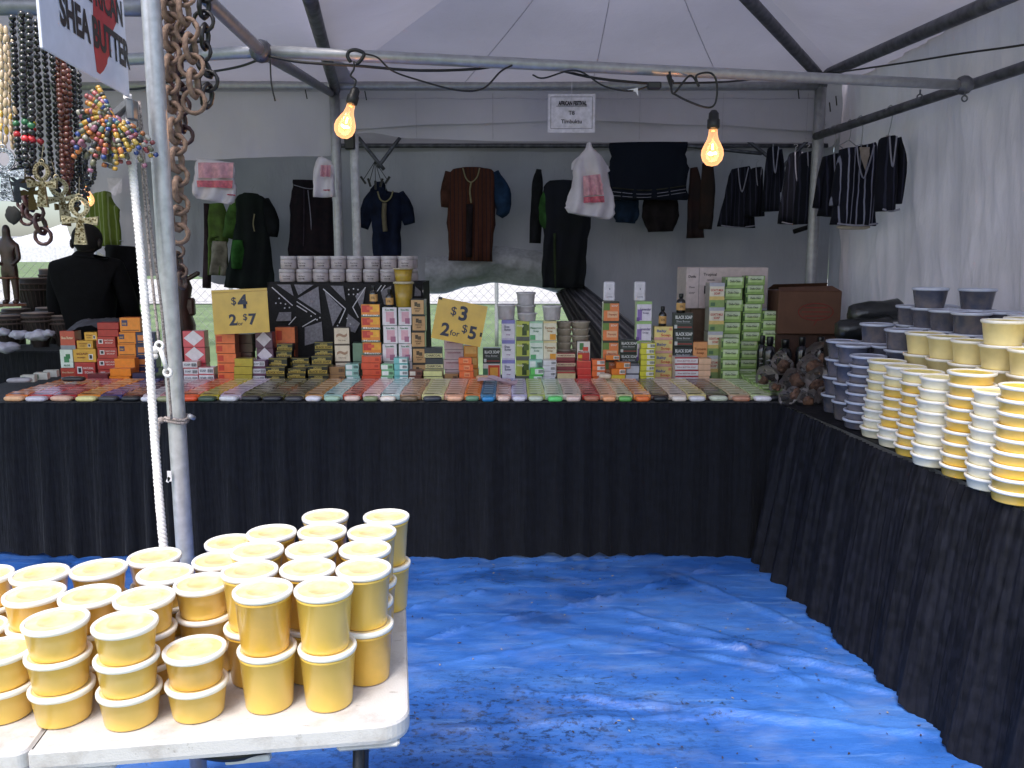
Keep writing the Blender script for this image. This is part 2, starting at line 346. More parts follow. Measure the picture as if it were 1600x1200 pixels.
# tie cords and ball bungees
for px, py, Yk in ((477, 140, 5.76), (570, 142, 5.76), (1247, 140, 5.76), (1296, 160, 5.7), (1306, 150, 5.7)):
    b = bmesh.new(); q = PY(px, py, Yk); tube(b, [q, q+Vector((.01, 0, -.06))], .004, 6); ob('tie', b, BLACKP, tent)
# ------------------------------------------------------------------ tent behind, with the clothes
back = thing('clothes_tent', 'dim grey tent behind the stall with clothes hung round its walls', 'tent')
YB = 7.8
lowp = prof([(180, 432), (300, 430), (345, 445), (420, 440), (560, 455), (690, 452), (735, 441), (770, 435), (830, 441), (880, 452), (905, 470), (960, 560), (1000, 640)], YB)
hang(-3.75, 2.95, YB, 2.66, lambda x: max(.02, lowp(x)), CANVD, 'back_wall', back, 150, 40, .07, 4, 2.4)
b = bmesh.new()
grid(b, lambda u, v: Vector((2.42+.54*u+.03*vn(u*9, v*2, 3), 5.72+2.08*u, 2.76-2.74*v)), 40, 20); ob('side_wall', b, mat('a8a4b0', .6, vary=.08, scale=2, bump=.8, bscale=3, kind='wrinkle', trans=.12, rnd=0), back, True)
b = bmesh.new(); grid(b, lambda u, v: Vector((-3.8+6.85*u, 5.86+1.98*v, 3.0-.40*v+.03*math.sin(u*18)*math.sin(PI*v))), 40, 16); ob('roof_panel', b, CANVD, back, True)
pipe((-3.7, 7.7, 2.6), (2.85, 7.7, 2.6), .02, STEELD, 'beam', back)
for px, py, px2, py2 in ((1150, 205, 1222, 262), (1222, 262, 1290, 190), (1190, 240, 1075, 228), (560, 215, 600, 265), (625, 215, 590, 262)):
    pipe(PY(px, py, 7.2), PY(px2, py2, 7.2), .016, STEELD, 'strut', back, 8)
# crumpled lower hem of the back wall
b = bmesh.new()
def hem(u, v):
    x = PY(665, 430, YB-.15).x+(PY(905, 430, YB-.15).x-PY(665, 430, YB-.15).x)*u
    t = PI*v*1.2
    return Vector((x, YB-.1-.16*math.sin(t)*(.8+.3*vn(x*5, v, 1)), lowp(x)+.30-.34*v+.05*vn(x*4, v*3, 2)*math.sin(PI*v)))
grid(b, hem, 50, 14, flip=True); ob('hem_fold', b, mat('c6c6cf', .6, trans=.3, bump=.6, bscale=4, kind='wrinkle', rnd=0), back, True)
# gathered cloth slanting to the table at right of the opening
b = bmesh.new()
A0, A1, B0, B1 = PY(870, 455, 7.4), PY(905, 440, 7.4), PY(975, 590, 6.9), PY(1060, 560, 6.9)
grid(b, lambda u, v: (A0.lerp(A1, u)).lerp(B0.lerp(B1, u), v)+Vector((0, -.06*abs(math.sin(u*14+v)), 0)), 40, 14); ob('gathered_flap', b, mat('4a4a54', .6, trans=.05, rnd=0), back, True)
b = bmesh.new(); p0, p1, q0, q1 = PY(868, 458, 7.3), PY(885, 452, 7.3), PY(935, 600, 6.8), PY(985, 590, 6.8); grid(b, lambda u, v: (p0.lerp(p1, u)).lerp(q0.lerp(q1, u), v)+Vector((0, -.05*abs(math.sin(u*6)), 0)), 16, 8); ob('dark_flap', b, mat('141418', .7, rnd=0), back, True)
# ------------------------------------------------------------------ neighbour tent at left
left = thing('neighbour_tent', 'grey white neighbouring tent seen past the bead strands at left', 'tent')
Y2 = 6.6
b = bmesh.new(); grid(b, lambda u, v: Vector((-6.0+4.95*u, 2.0+3.95*v, 3.35-.6*v-.25*abs(u-.55)*(1-v)+.02*vn(u*9, v*6, 1))), 50, 30); ob('roof_panel', b, CANV, left, True)
hang(-5.2, PY(118, 0, Y2).x, Y2, 3.1, prof([(0, 270), (60, 285), (118, 300)], Y2), CANV, 'back_wall', left, 30, 10, .03, 2, 3)
hang(PY(118, 0, Y2).x, -2.95, Y2, 3.1, prof([(118, 372), (150, 392), (215, 436), (300, 440)], Y2), CANV, 'back_wall', left, 40, 20, .05, 6, 3)
pipe((-5.2, 6.55, 2.78), (-2.9, 6.55, 2.78), .026, name='beam', parent=left)
pipe(PY(-20, 10, 2.9), PY(235, 12, 2.9), .028, mat('8f8f96', .5, metal=.5), name='beam', parent=left)
# ------------------------------------------------------------------ beyond: canopy, fence
far = thing('distant_canopy', 'white pop-up canopy standing far off beyond the bead strands', 'canopy')
b = bmesh.new(); c0 = PY(45, 350, 12); e = [PY(-60, 384, 11.5), PY(118, 384, 11.5), PY(118, 384, 14.5), PY(-60, 384, 14.5)]
for i in range(4):
    e[i].z = e[0].z
top = Vector((c0.x, 13, pz(45, 348, 13)))
for i in range(4):
    a_, b_ = e[i], e[(i+1) % 4]; grid(b, lambda u, v: a_.lerp(b_, u).lerp(top, v)+Vector((0, 0, -.06*math.sin(PI*v))), 6, 6); grid(b, lambda u, v: a_.lerp(b_, u)+Vector((0, 0, -.22*v)), 6, 1)
ob('roof', b, mat('eceaf2', .6, trans=.3, rnd=0), far, True)
for q in e:
    b = bmesh.new(); tube(b, [q, (q.x, q.y, 0)], .025, 8); ob('leg', b, STEEL, far)
fence = thing('chain_link_fence', 'chain link fence with steel posts crossing the grass behind the tents', 'fence')
YF = 15.0
wires = bmesh.new(); x0, x1 = -11.0, 4.0; sp = .16; hh = 1.9
k = x0-hh
while k < x1:
    for sgn in (1, -1):
        xa, xb = (k, k+hh) if sgn > 0 else (k+hh, k)
        a_, b_ = Vector((xa, YF, .05)), Vector((xb, YF+.004*sgn, .05+hh)); d = Vector((.0035, 0, .0))
        quad(wires, [a_-d, a_+d, b_+d, b_-d]); e2 = Vector((0, .0035, 0)); quad(wires, [a_-e2, a_+e2, b_+e2, b_-e2])
    k += sp
tag(ob('wire_mesh', wires, STEEL, fence), kind='stuff')
for zz in (.78, 1.95):
    pipe((x0, YF, zz), (x1, YF, zz), .024, name='rail', parent=fence, seg=8)
k = PY(776, 500, YF).x
for i in range(-5, 2): pipe((k+i*2.4, YF, 0), (k+i*2.4, YF, 2.0), .035, name='post', parent=fence, seg=8)
# ------------------------------------------------------------------ tables and skirts
def skirt(path, name, label, s, flare=.07, mt=CLOTHB, per=.16, amp=1, fa=1):
    P = [Vector(p) for p in path]; L_ = [0]
    for a_, b_ in zip(P, P[1:]): L_.append(L_[-1]+(b_-a_).length)
    tot = L_[-1]; nu = int(tot/.012)
    b = bmesh.new()
    def fn(u, v):
        d = u*tot
        for i in range(len(P)-1):
            if d <= L_[i+1]+1e-6: t = (d-L_[i])/(L_[i+1]-L_[i]); q = P[i].lerp(P[i+1], t); tg = (P[i+1]-P[i]).normalized(); break
        nrm = Vector((tg.y, -tg.x, 0))
        ph = d/per+.9*vn(d*1.3, 0, s)
        big = (.5+.5*math.sin(2*PI*ph))**1.4*(.034+.026*vn(d*2.1, v*.4, s+2))*amp
        fine = fa*.0045*math.sin(2*PI*d/.034+1.2*vn(d*5, v*2, s))
        off = v**.8*(flare*(.75+.35*vn(d*1.1, 0, s+6)))+big*(.12+.88*v**.7)+fine*(1-.4*v)+.004*math.sin(v*60+vn(d*9, 0, s)*4)*(.3)
        zb_ = .028+.02*vn(d*2.4, 0, s+1)+.014*math.sin(2*PI*ph+1)
        return Vector((q.x, q.y, 0))+nrm*(off+.004)+Vector((0, 0, (TZ-.002)+(zb_-TZ)*v))
    grid(b, fn, nu, 26)
    top = bmesh.new()
    return tag(ob(name, b, mt, None, True), label, 'table skirt')
skirt([(-3.1, 4.275, 0), (1.44, 4.275, 0)], 'table_skirt', 'black pleated skirt hanging from the long back table of soaps', 1)
CLOTHR = mat('171820', .62, vary=.35, scale=25, bump=1.0, bscale=24, kind='pleat', spec=.2, rnd=0)
skirt([(1.405, 4.24, 0), (1.47, 3.2, 0), (1.57, 2.2, 0), (1.66, 1.3, 0)], 'table_skirt', 'black crinkled skirt hanging from the tub table along the right wall', 4, .10, CLOTHR, .21, 1.5, 1.9)
def table(name, label, corners, z, th=.035, mt=None):
    t = thing(name, label, 'table', (corners[0][0], corners[0][1], 0))
    o = Vector((corners[0][0], corners[0][1], 0)); b = bmesh.new()
    up = [Vector((x, y, z-.006))-o for x, y in corners]; lo = [Vector((x, y, z-th))-o for x, y in corners]
    quad(b, up); quad(b, lo[::-1])
    for i in range(4): quad(b, [lo[i], lo[(i+1) % 4], up[(i+1) % 4], up[i]])
    ob('table_top', b, mt or mat('cccac6', .5), t)
    cx = sum(p.x for p in up)/4; cy = sum(p.y for p in up)/4
    for p_ in lo:
        q = Vector((cx+(p_.x-cx)*.93, cy+(p_.y-cy)*.82, 0)); b = bmesh.new(); tube(b, [(q.x, q.y, z-th), (q.x, q.y, 0)], .014); ob('leg', b, STEELD, t)
    return t
table('folding_table', 'long folding table of soaps hidden beneath its black cloth', [(-3.1, 4.30), (-.85, 4.30), (-.85, 5.29), (-3.1, 5.29)], TZ-.004)
table('folding_table', 'right hand folding table of soaps hidden beneath the black cloth', [(-.84, 4.30), (1.42, 4.30), (1.42, 5.29), (-.84, 5.29)], TZ-.004)
table('folding_table', 'folding table of butter tubs hidden beneath cloth along the right wall', [(1.68, 1.3), (2.2, 1.3), (2.2, 4.25), (1.44, 4.25)], TZ-.004)
table('folding_table', 'corner folding table under bottles and brown bags', [(1.43, 4.26), (2.2, 4.26), (2.2, 5.29), (1.43, 5.29)], TZ-.004)
for lab, cs, m_ in (('black cloth lying flat over the long back soap table', [(-3.1, 4.272), (2.2, 4.272), (2.2, 5.32), (-3.1, 5.32)], CLOTHB), ('black cloth lying flat beneath the butter tubs at right', [(1.665, 1.3), (2.22, 1.3), (2.22, 4.271), (1.403, 4.271)], CLOTHR)):
    b = bmesh.new(); P = [Vector((x, y, TZ)) for x, y in cs]
    grid(b, lambda u, v: P[0].lerp(P[1], u).lerp(P[3].lerp(P[2], u), v)+Vector((0, 0, -.003*abs(vn(u*20, v*9)))), 60, 30); tag(ob('tablecloth', b, m_, None, True), lab, 'tablecloth')
# ------------------------------------------------------------------ white folding table in front
wt = thing('folding_table', 'white plastic folding table with stained top carrying the yellow butter tubs', 'table', (-.197, 1.474, 0), (0, 0, R(8)))
WTM = bpy.data.materials.new('white_plastic'); WTM.use_nodes = True; n = WTM.node_tree; L = n.links.new; p = n.nodes['Principled BSDF']; tc = n.nodes.new('ShaderNodeTexCoord')
base = lin('c6c4c4'); a1 = ramp(tnoise(7, 8, (1, 1, 1), 0, .7), .50, .68, (0, 0, 0, 1), (1, 1, 1, 1)); c1 = mixc(a1, base, lin('a8a29e')); a2 = ramp(tnoise(28, 8, (1, 2.5, 1), .5, .75), .60, .72, (0, 0, 0, 1), (1, 1, 1, 1)); c1 = mixc(a2, c1, lin('787068'))
L(c1, p.inputs['Base Color']); p.inputs['Roughness'].default_value = .45
bp = n.nodes.new('ShaderNodeBump'); bp.inputs['Strength'].default_value = .3; bp.inputs['Distance'].default_value = .002; L(tnoise(260, 3), bp.inputs['Height']); L(bp.outputs[0], p.inputs['Normal'])
def rrect(x0, y0, x1, y1, r, k=7):
    o = []
    for cx, cy, a0 in ((x1-r, y1-r, 0), (x0+r, y1-r, 90), (x0+r, y0+r, 180), (x1-r, y0+r, 270)):
        for i in range(k+1): a = R(a0+90*i/k); o.append((cx+r*math.cos(a), cy+r*math.sin(a)))
    return o
def slab(b, outl, prof_):
    rings = []
    cx = sum(x for x, _ in outl)/len(outl); cy = sum(y for _, y in outl)/len(outl)
    for ins, z in prof_:
        ring = []
        for i, (x, y) in enumerate(outl):
            xa, ya = outl[i-1]; xb, yb = outl[(i+1) % len(outl)]; t = Vector((xb-xa, yb-ya, 0)).normalized(); ring.append(b.verts.new((x-t.y*ins*1, y+t.x*ins*1, z)))
        rings.append(ring)
    for a_, c_ in zip(rings, rings[1:]):
        for i in range(len(outl)): b.faces.new((a_[i], a_[(i+1) % len(outl)], c_[(i+1) % len(outl)], c_[i]))
    b.faces.new(rings[0][::-1]); b.faces.new(rings[-1])
for x0, x1 in ((-.685, 0), (-1.5, -.6865)):
    b = bmesh.new(); ol = rrect(x0, -.01, x1, .615, .055) if x1 == 0 else rrect(x0, -.01, x1, .615, .02)
    if x1 == 0: ol = [(x if x > -.6 else (-.685), y) if x < -.62 else (x, y) for x, y in ol]
    if x1 == 0:
        ol = []
        for cx, cy, a0 in ((-.055, .56, 0), (-.055, .045, 270)):
            seg_ = [(cx+.055*math.cos(R(a0+90*i/8)), cy+.055*math.sin(R(a0+90*i/8))) for i in range(9)]
            if a0 == 0: ol += seg_+[(-.35, .615), (-.68, .615), (-.685, .61), (-.685, .3), (-.685, -.005), (-.68, -.01), (-.35, -.01)]
            else: ol += seg_
    slab(b, ol, [(.010, WZ-.042), (.002, WZ-.040), (0, WZ-.032), (0, WZ-.006), (.003, WZ-.001), (.008, WZ)])
    ob('table_top', b, WTM, wt)
b = bmesh.new(); bx(b, -.35, .04, WZ-.052, .66, .02, .02, bev=.002); bx(b, -.35, .57, WZ-.052, .66, .02, .02, bev=.002); ob('frame_rail', b, STEELD, wt)
for yy in (.09, .50):
    b = bmesh.new(); tube(b, [(-.10, yy, WZ-.04), (-.13, yy, 0)], .0125, 12); ob('leg', b, mat('22242a', .4, rnd=0), wt, True)
b = bmesh.new(); tube(b, [(-.12, .09, .12), (-.12, .50, .12)], .01, 8); ob('cross_bar', b, mat('22242a', .4, rnd=0), wt, True)
for yy in (.28, .31):
    b = bmesh.new(); bx(b, -.2, yy, .60, .27, .012, .003, rot=Matrix.Rotation(R(38), 4, 'Y')); ob('brace', b, STEEL, wt)
b = bmesh.new(); tube(b, [(-.685+.0, -.012, WZ-.048), (-.685, .03, WZ-.048)], .006, 8); ob('hinge_pin', b, STEEL, wt)
for xx in (-.08, -.60):
    b = bmesh.new(); bx(b, xx, .1, WZ-.0505, .12, .2, .015, bev=.006); ob('under_block', b, WTM, wt)
b = bmesh.new(); tube(b, smooth_path([(-.44, .12, .66), (-.43, .12, .62), (-.36, .12, .60), (-.29, .12, .615), (-.28, .12, .66)]), .012, 8); ob('carry_handle', b, BLACKP, wt, True)
b = bmesh.new(); q = PY(388, 1176, 1.55); bx(b, 0, 0, .006, .085, .02, .016, 0, .003); bx(b, 0, -.004, -.010, .092, .016, .014, 1, .002)
tag(ob('paint_brush_strip', b, [mat('1d1d20', .9), mat('cfccc8', .6)], None, loc=q, rot=(0, R(-6), 0)), 'small black and white strip hanging below the white table edge', 'strip')
# ------------------------------------------------------------------ tubs
LIDW = mat('f2efe8', .35, coat=.3, vary=.03, rnd=.04)
LIDY = mat('e3cc84', .35, coat=.4, vary=.12, scale=30, c2='ecdfb2', rnd=.06)
YEL = mat('e9c156', .33, coat=.35, vary=.05, scale=6, rnd=.05); YELD = mat('e2b246', .33, coat=.4, vary=.05, rnd=.05)
CRM = mat('f2e2a8', .35, coat=.3, vary=.04, rnd=.04); CRW = mat('f0ead2', .35, coat=.3, vary=.03, rnd=.03)
GRY = mat('54586a', .25, coat=.5, vary=.35, scale=22, c2='7a7274', rnd=.12); GLID = mat('bcc2d4', .3, coat=.4, vary=.05, rnd=.04)
def tubbody(r1, r0, h, ribs=True, content=None):
    b = bmesh.new(); lathe(b, [(r0*.93, 0), (r0*.985, .0012), (r0, .004), (r0+(r1-r0)*.86, h*.86), (r1*1.0, h*.865), (r1*1.0, h*.90), (r1*.975, h*.905), (r1*.9, h*.93)], 32, cap1=True); return b
def tublid(r, h, deep=.0016):
    b = bmesh.new()
    pr = [(r*.985, h-.0105), (r*1.035, h-.0095), (r*1.06, h-.005), (r*1.055, h-.0005), (r*1.02, h+.0015), (r*.93, h+.0010), (r*.905, h-deep)]
    lathe(b, pr, 36, cap0=False, cap1=False); n0 = len(b.faces)
    lathe(b, [(r*.905, h-deep), (r*.62, h-deep), (r*.6, h-deep+.0007), (r*.55, h-deep+.0007), (r*.53, h-deep), (.001, h-deep+.0003)], 36, mi=1, cap0=False, cap1=False)
    return b
TUBM = {}
def tub(kind, body, lidm, lidc, loc, label, cat='tub', group=None, rz=0, mark=None, tilt=(0, 0)):
    r1, r0, h = TYPES[kind]
    k = (kind, body.name, lidc.name, lidm.name, mark)
    if k not in TUBM:
        lb = tublid(r1, h)
        ms = [lidm, lidc]
        if mark:
            ms.append(mat(mark[1], .6, rnd=0)); puttext(lb, mark[0], Matrix.Translation((0, 0, h-.0022)), width=r1*1.15, mi=2); bx(lb, 0, r1*.35, h-.0026, r1*.8, r1*.22, .0008, 2)
        TUBM[k] = (mesh('tub_body', tubbody(r1, r0, h), body, True), mesh('lid', lb, ms, True))
    t = link('tub', None, None, loc, (tilt[0], tilt[1], rz)); tag(t, label, cat, group)
    link('body', TUBM[k][0], t); link('lid', TUBM[k][1], t); return t
TYPES = {'quart': (.0545, .046, .120), 'pint': (.056, .048, .066), 'gpint': (.073, .060, .088), 'flat': (.073, .066, .0405), 'big': (.074, .058, .115)}
NQ = 'quart tub'; NP = 'short tub'
FT = [  # lid centre px, type, count, wording
 (408, 911, 'quart', 2, 'the front left pair of tall tubs'), (510, 917, 'quart', 2, "the table's front right corner"), (560, 888, 'quart', 2, 'the second tall pair along the right edge'),
 (454, 888, 'quart', 2, 'the gap behind the two front tall pairs'), (472, 861, 'quart', 2, 'the middle of the tall tub block'), (497, 835, 'quart', 2, 'the inner rear of the tall tub block'),
 (508, 810, 'quart', 2, 'the rear edge, beside the far corner stack'), (561, 859, 'quart', 2, 'the third tall pair along the right edge'), (569, 834, 'quart', 2, 'the fourth tall pair along the right edge'), (598, 812, 'quart', 2, "the table's rear right corner"),
 (404, 873, 'quart', 2, 'the left side of the tall tub block'), (430, 846, 'quart', 2, 'the rear left of the tall tub block'), (378, 903, 'quart', 2, 'the spot just behind the front left tall pair'),
 (87.5, 967, 'pint', 3, 'the front left, before the table seam'), (204, 965, 'pint', 3, 'the front, just right of the table seam'), (305, 1008, 'pint', 2, 'the front, beside the tall tubs'),
 (26, 1002, 'pint', 2, 'the left, behind the front three-high stack'), (2, 977, 'pint', 2, 'the far left edge of the photo, in front'), (37, 934, 'pint', 3, 'the far left, second row back'),
 (70, 899, 'pint', 3, 'the rear left, before the black skirt'), (138, 889, 'pint', 3, 'the rear left, second from the picture edge'), (154, 938, 'pint', 3, 'the middle left, behind the seam'),
 (243, 934, 'pint', 3, 'the middle, behind the stack at the seam'), (229, 872, 'pint', 3, 'the rear, just left of the steel post'), (276, 906, 'pint', 3, 'the spot in front of the steel post'),
 (-4, 902, 'pint', 3, 'the rear left corner, cut by the picture'), (331, 933, 'pint', 3, 'the row behind the two-high short stack'), (329, 880, 'pint', 3, 'the spot just right of the post foot'), (359, 848, 'pint', 3, 'the rear row, right of the post')]
pos = []
for px, py, k, nn, wd in FT:
    q = PZ(px, py, WZ+TYPES[k][2]*nn); pos.append([q.x, q.y])
for it in range(60):
    for i in range(len(pos)):
        for j in range(i):
            dx, dy = pos[i][0]-pos[j][0], pos[i][1]-pos[j][1]; d = math.hypot(dx, dy)
            if d < .118:
                s_ = (.118-d)/2/d; wi = .2 if i < 3 or i in (13, 14, 15) else 1; wj = .2 if j < 3 or j in (13, 14, 15) else 1; tt = wi+wj
                pos[i][0] += dx*s_*2*wi/tt; pos[i][1] += dy*s_*2*wi/tt; pos[j][0] -= dx*s_*2*wj/tt; pos[j][1] -= dy*s_*2*wj/tt
for (x, y), (px, py, k, nn, wd) in zip(pos, FT):
    h = TYPES[k][2]; nm = NQ if k == 'quart' else NP
    jx = random.uniform(-.002, .002)
    for i in range(nn):
        lv = 'top' if i == nn-1 else 'bottom' if i == 0 else 'middle'
        tub(k, random.choice([YEL, YEL, YELD]), LIDW, LIDY, (x+random.uniform(-.002, .002), y+random.uniform(-.002, .002), WZ+.0015+h*i), f'{lv} yellow {nm} at {wd}'.replace(' at the gap', ' in the gap'), 'butter tub', 'yellow butter tubs on the white table', random.uniform(0, 6))
# right hand table: front row of stacks
def xf(y): return 1.405+(4.24-y)*.087
TR = []      # plan positions used
RG = 'tubs stacked on the black cloth along the right wall'
def rstack(px, Y, k, cols, wd, lidm=None, lean=0, mark=None, lid_c=None, z0=TZ):
    x = px; h = TYPES[k][2]; TR.append((x, Y)); nn = len(cols)
    cm = {'y': (YEL, LIDW, mat('f2d23e', .35, coat=.3, rnd=0)), 'c': (CRM, LIDW, mat('f0dc72', .35, coat=.3, rnd=0)), 'w': (CRW, LIDW, mat('f1e6a8', .35, coat=.3, rnd=0)), 'g': (GRY, GLID, mat('8a8c9c', .35, coat=.3, rnd=0)), 'b': (mat('c9a06a', .35, coat=.3), LIDW, mat('c99a66', .4, rnd=0))}
    nmc = {'y': 'yellow', 'c': 'cream', 'w': 'ivory', 'g': 'smoky grey', 'b': 'tan'}
    for i, c in enumerate(cols):
        bo, lm, lc = cm[c]
        sz = {'flat': 'flat', 'gpint': 'pint', 'big': 'large'}[k]
        m_ = mark if (i == nn-1) else None
        dx, dy = random.gauss(0, .0022)+lean*i, random.gauss(0, .0022)
        tub(k, bo, lm, lc, (x+dx, Y+dy, z0+.002+h*i), f'{lev(i, nn)} {nmc[c]} {sz} tub, {wd}', 'tub', RG, random.uniform(0, 6), m_)
def frow(pxb, pyb, off=.0):
    q = PZ(pxb, pyb, TZ); return q
front = [(1306, 647, 'gpint', 'gggg', 'first front stack, by the brown bags', .004, ('SOAP', '20222c')), (1324, 659, 'gpint', 'gggg', 'second front stack from the corner', .003, ('SOAP', '20222c')), (1344, 673, 'flat', 'gggggggg', 'grey front stack beside the first cream one', .002, ('SOAP', '20222c')),
 (1373, 687, 'flat', 'wwwwwccc', 'first cream front stack', .002, None), (1401, 702, 'flat', 'wwyyyycw', 'cream and yellow stack, fifth in the front row', .0015, None), (1430, 717, 'flat', 'yyyyyyyc', 'first yellow front stack', .001, None),
 (1459, 733, 'flat', 'wwwwwwww', 'all ivory stack between two yellow ones', .001, None), (1503, 750, 'flat', 'yyyyyyyyy', 'tallest yellow front stack, nine high', .0008, None), (1544, 770, 'flat', 'wwwwwwww', 'ivory stack before the right picture edge', 0, None), (1583, 791, 'flat', 'yyyyyyyyy', 'yellow stack at the right picture edge', 0, None)]
fy = []
for px, py, k, cols, wd, ln, mk in front:
    q = PZ(px, py, TZ); r0 = TYPES[k][1]; d = Vector((q.x, q.y, 0)).normalized(); c_ = q+d*r0; fy.append((c_.x, c_.y, k, cols, wd, ln, mk))
# keep neighbours from overlapping
for it in range(40):
    for i in range(len(fy)-1):
        a_, b_ = fy[i], fy[i+1]; d = math.hypot(a_[0]-b_[0], a_[1]-b_[1])
        if d < .155: s_ = (.155-d)/2; ux, uy = (b_[0]-a_[0])/d, (b_[1]-a_[1])/d; fy[i] = (a_[0]-ux*s_, a_[1]-uy*s_)+a_[2:]; fy[i+1] = (b_[0]+ux*s_, b_[1]+uy*s_)+b_[2:]
for x, y, k, cols, wd, ln, mk in fy: rstack(x, y, k, cols, wd, lean=ln, mark=mk)
ymin = fy[-1][1]
rstack(xf(ymin-.17)+.085, ymin-.17, 'flat', 'wwyyyyyc', 'stack just past the right picture edge')
# second, third and fourth rows behind
row2 = ['ggggg', 'gggg', 'ggggg', 'ccccc', 'ccccc', 'ccccc', 'cccccc', 'ccccc', 'ccccc', 'ccccc', 'ccccb']
row3 = ['gggggg', 'ggggggg', 'gggggg', 'gggggg', 'ggggg', 'cccccc', 'ccccccc', 'cccccc', 'ccccccc', 'cccccb', 'cccccc']
row4 = ['gggggg', 'gggggg', 'ggggggg', 'gggggg', 'gggggg', 'gggggg', 'gggggg', 'ggggggg', 'gggggg', 'gggggg', 'gggggg']
rn = ['second', 'third', 'fourth']; pl = ['by the corner', 'next to the corner stack', 'third from the corner', 'fourth from the corner', 'fifth from the corner', 'sixth from the corner', 'seventh from the corner', 'eighth from the corner', 'ninth from the corner', 'tenth from the corner', 'eleventh from the corner']
for ri, row in enumerate((row2, row3, row4)):
    for i, cols in enumerate(row):
        y = 3.93-.160*i-.05*(ri % 2); x = xf(y)+.255+.158*ri
        if x+.076 > 2.235: x = 2.235-.076-.0
        if any(math.hypot(x-a_, y-b_) < .1535 for a_, b_ in TR): 
            for st in range(30):
                x += .004
                if not any(math.hypot(x-a_, y-b_) < .1535 for a_, b_ in TR): break
        if x > 2.165: continue
        rstack(x, y, 'gpint', cols, f'{rn[ri]} row from the aisle, {pl[i]}', mark=('SOAP', '20222c') if cols[-1] == 'g' and (i+ri) % 2 == 0 else None)
# ------------------------------------------------------------------ rope, cords, turnbuckle at the post
def cordob(name, pts, r, m, label, cat, seg=7, group=None, k=6): 
    b = bmesh.new(); tube(b, smooth_path(pts, k), r, seg); return tag(ob(name, b, m, None, True), label, cat, group)
def px3(L_): return [PY(a_, c_, y_) for a_, c_, y_ in L_]
pth = smooth_path(px3([(199, 148, 2.22), (207, 260, 2.18), (220, 400, 2.12), (232, 540, 2.08), (240, 660, 2.05), (249, 780, 2.0), (257, 868, 1.97)]), 40)
b = bmesh.new()
for s_ in range(3):
    pp = []; acc = 0
    for i, q in enumerate(pth):
        if i: acc += (q-pth[i-1]).length
        a_ = acc*2*PI/.032+s_*2*PI/3; pp.append(q+Vector((math.cos(a_), math.sin(a_), 0))*.0052)
    tube(b, pp, .0062, 6)
tag(ob('rope', b, mat('e4e1e2', .8, bump=.3, bscale=300, rnd=0), None, True), 'thick white twisted rope hanging beside the steel post', 'rope')
CG = mat('9a8f8c', .85, vary=.4, scale=200, rnd=0)
cordob('cord', px3([(213, 158, 2.24), (225, 300, 2.23), (236, 420, 2.22), (249, 542, 2.2)]), .0036, CG, 'thin speckled cord running down to the white plastic tensioner', 'cord')
cordob('cord', px3([(218, 158, 2.25), (233, 330, 2.25), (252, 480, 2.24), (262, 585, 2.23), (268, 655, 2.25)]), .0036, CG, 'thin speckled cord running from above down to the knot', 'cord')
b = bmesh.new(); hc = Vector((-.951, 2.3, pz(290, 657, 2.3)))
for t_ in range(2): tube(b, [hc+Vector((.031*math.cos(a_*PI/10), .031*math.sin(a_*PI/10), .008*t_+.004*math.sin(a_*.6))) for a_ in range(21)], .0045, 7)
tube(b, smooth_path([hc+Vector((-.031, -.01, 0)), hc+Vector((-.04, -.02, .006)), hc+Vector((-.045, -.02, -.03)), hc+Vector((-.052, -.02, -.09)), hc+Vector((-.05, -.02, -.13))]), .0042, 7)
bmesh.ops.create_icosphere(b, subdivisions=2, radius=.010, matrix=Matrix.Translation(hc+Vector((-.038, -.016, .004))))
tag(ob('cord_knot', b, CG, None, True), 'grey cord knotted twice round the steel post with a loose tail', 'cord')
tn = thing('tensioner', 'white plastic guy line tensioner hooked between the cords by the post', 'tensioner', PY(249, 540, 2.19))
a_, c_ = Vector((0, 0, 0)), PY(262, 582, 2.19)-PY(249, 540, 2.19); PLW = mat('e9e8ea', .35, coat=.3, rnd=0)
b = bmesh.new(); tube(b, [a_+(c_-a_)*.12, a_.lerp(c_, .5), a_+(c_-a_)*.85], .0065, 8); ob('bar', b, PLW, tn, True)
for q in (a_, c_):
    b = bmesh.new(); tube(b, [q+Vector((.010*math.cos(t*PI/8), 0, .010*math.sin(t*PI/8))) for t in range(17)], .0042, 8, cap=False); ob('eye', b, PLW, tn, True)
b = bmesh.new(); bmesh.ops.create_icosphere(b, subdivisions=2, radius=.011, matrix=Matrix.Translation((-.014, 0, -.012))); bmesh.ops.create_icosphere(b, subdivisions=2, radius=.009, matrix=Matrix.Translation((-.014, 0, -.028))); ob('knot', b, mat('d8d4d2', .8, rnd=0), tn, True)
b = bmesh.new(); tube(b, [PY(303, 653, 2.3), PY(296, 650, 2.28)], .007, 8); tag(ob('bolt', b, STEEL, None, True), 'small bright bolt head on the steel post at the knot', 'bolt')
b = bmesh.new(); bx(b, 0, 0, 0, .012, .003, .03); bx(b, -.004, 0, -.01, .008, .003, .016, rot=Matrix.Rotation(.5, 4, 'Y')); tag(ob('tape_scrap', b, mat('d9d8da', .6), None, loc=PY(265, 744, 2.27)), 'torn white tape scrap stuck on the steel post', 'tape')
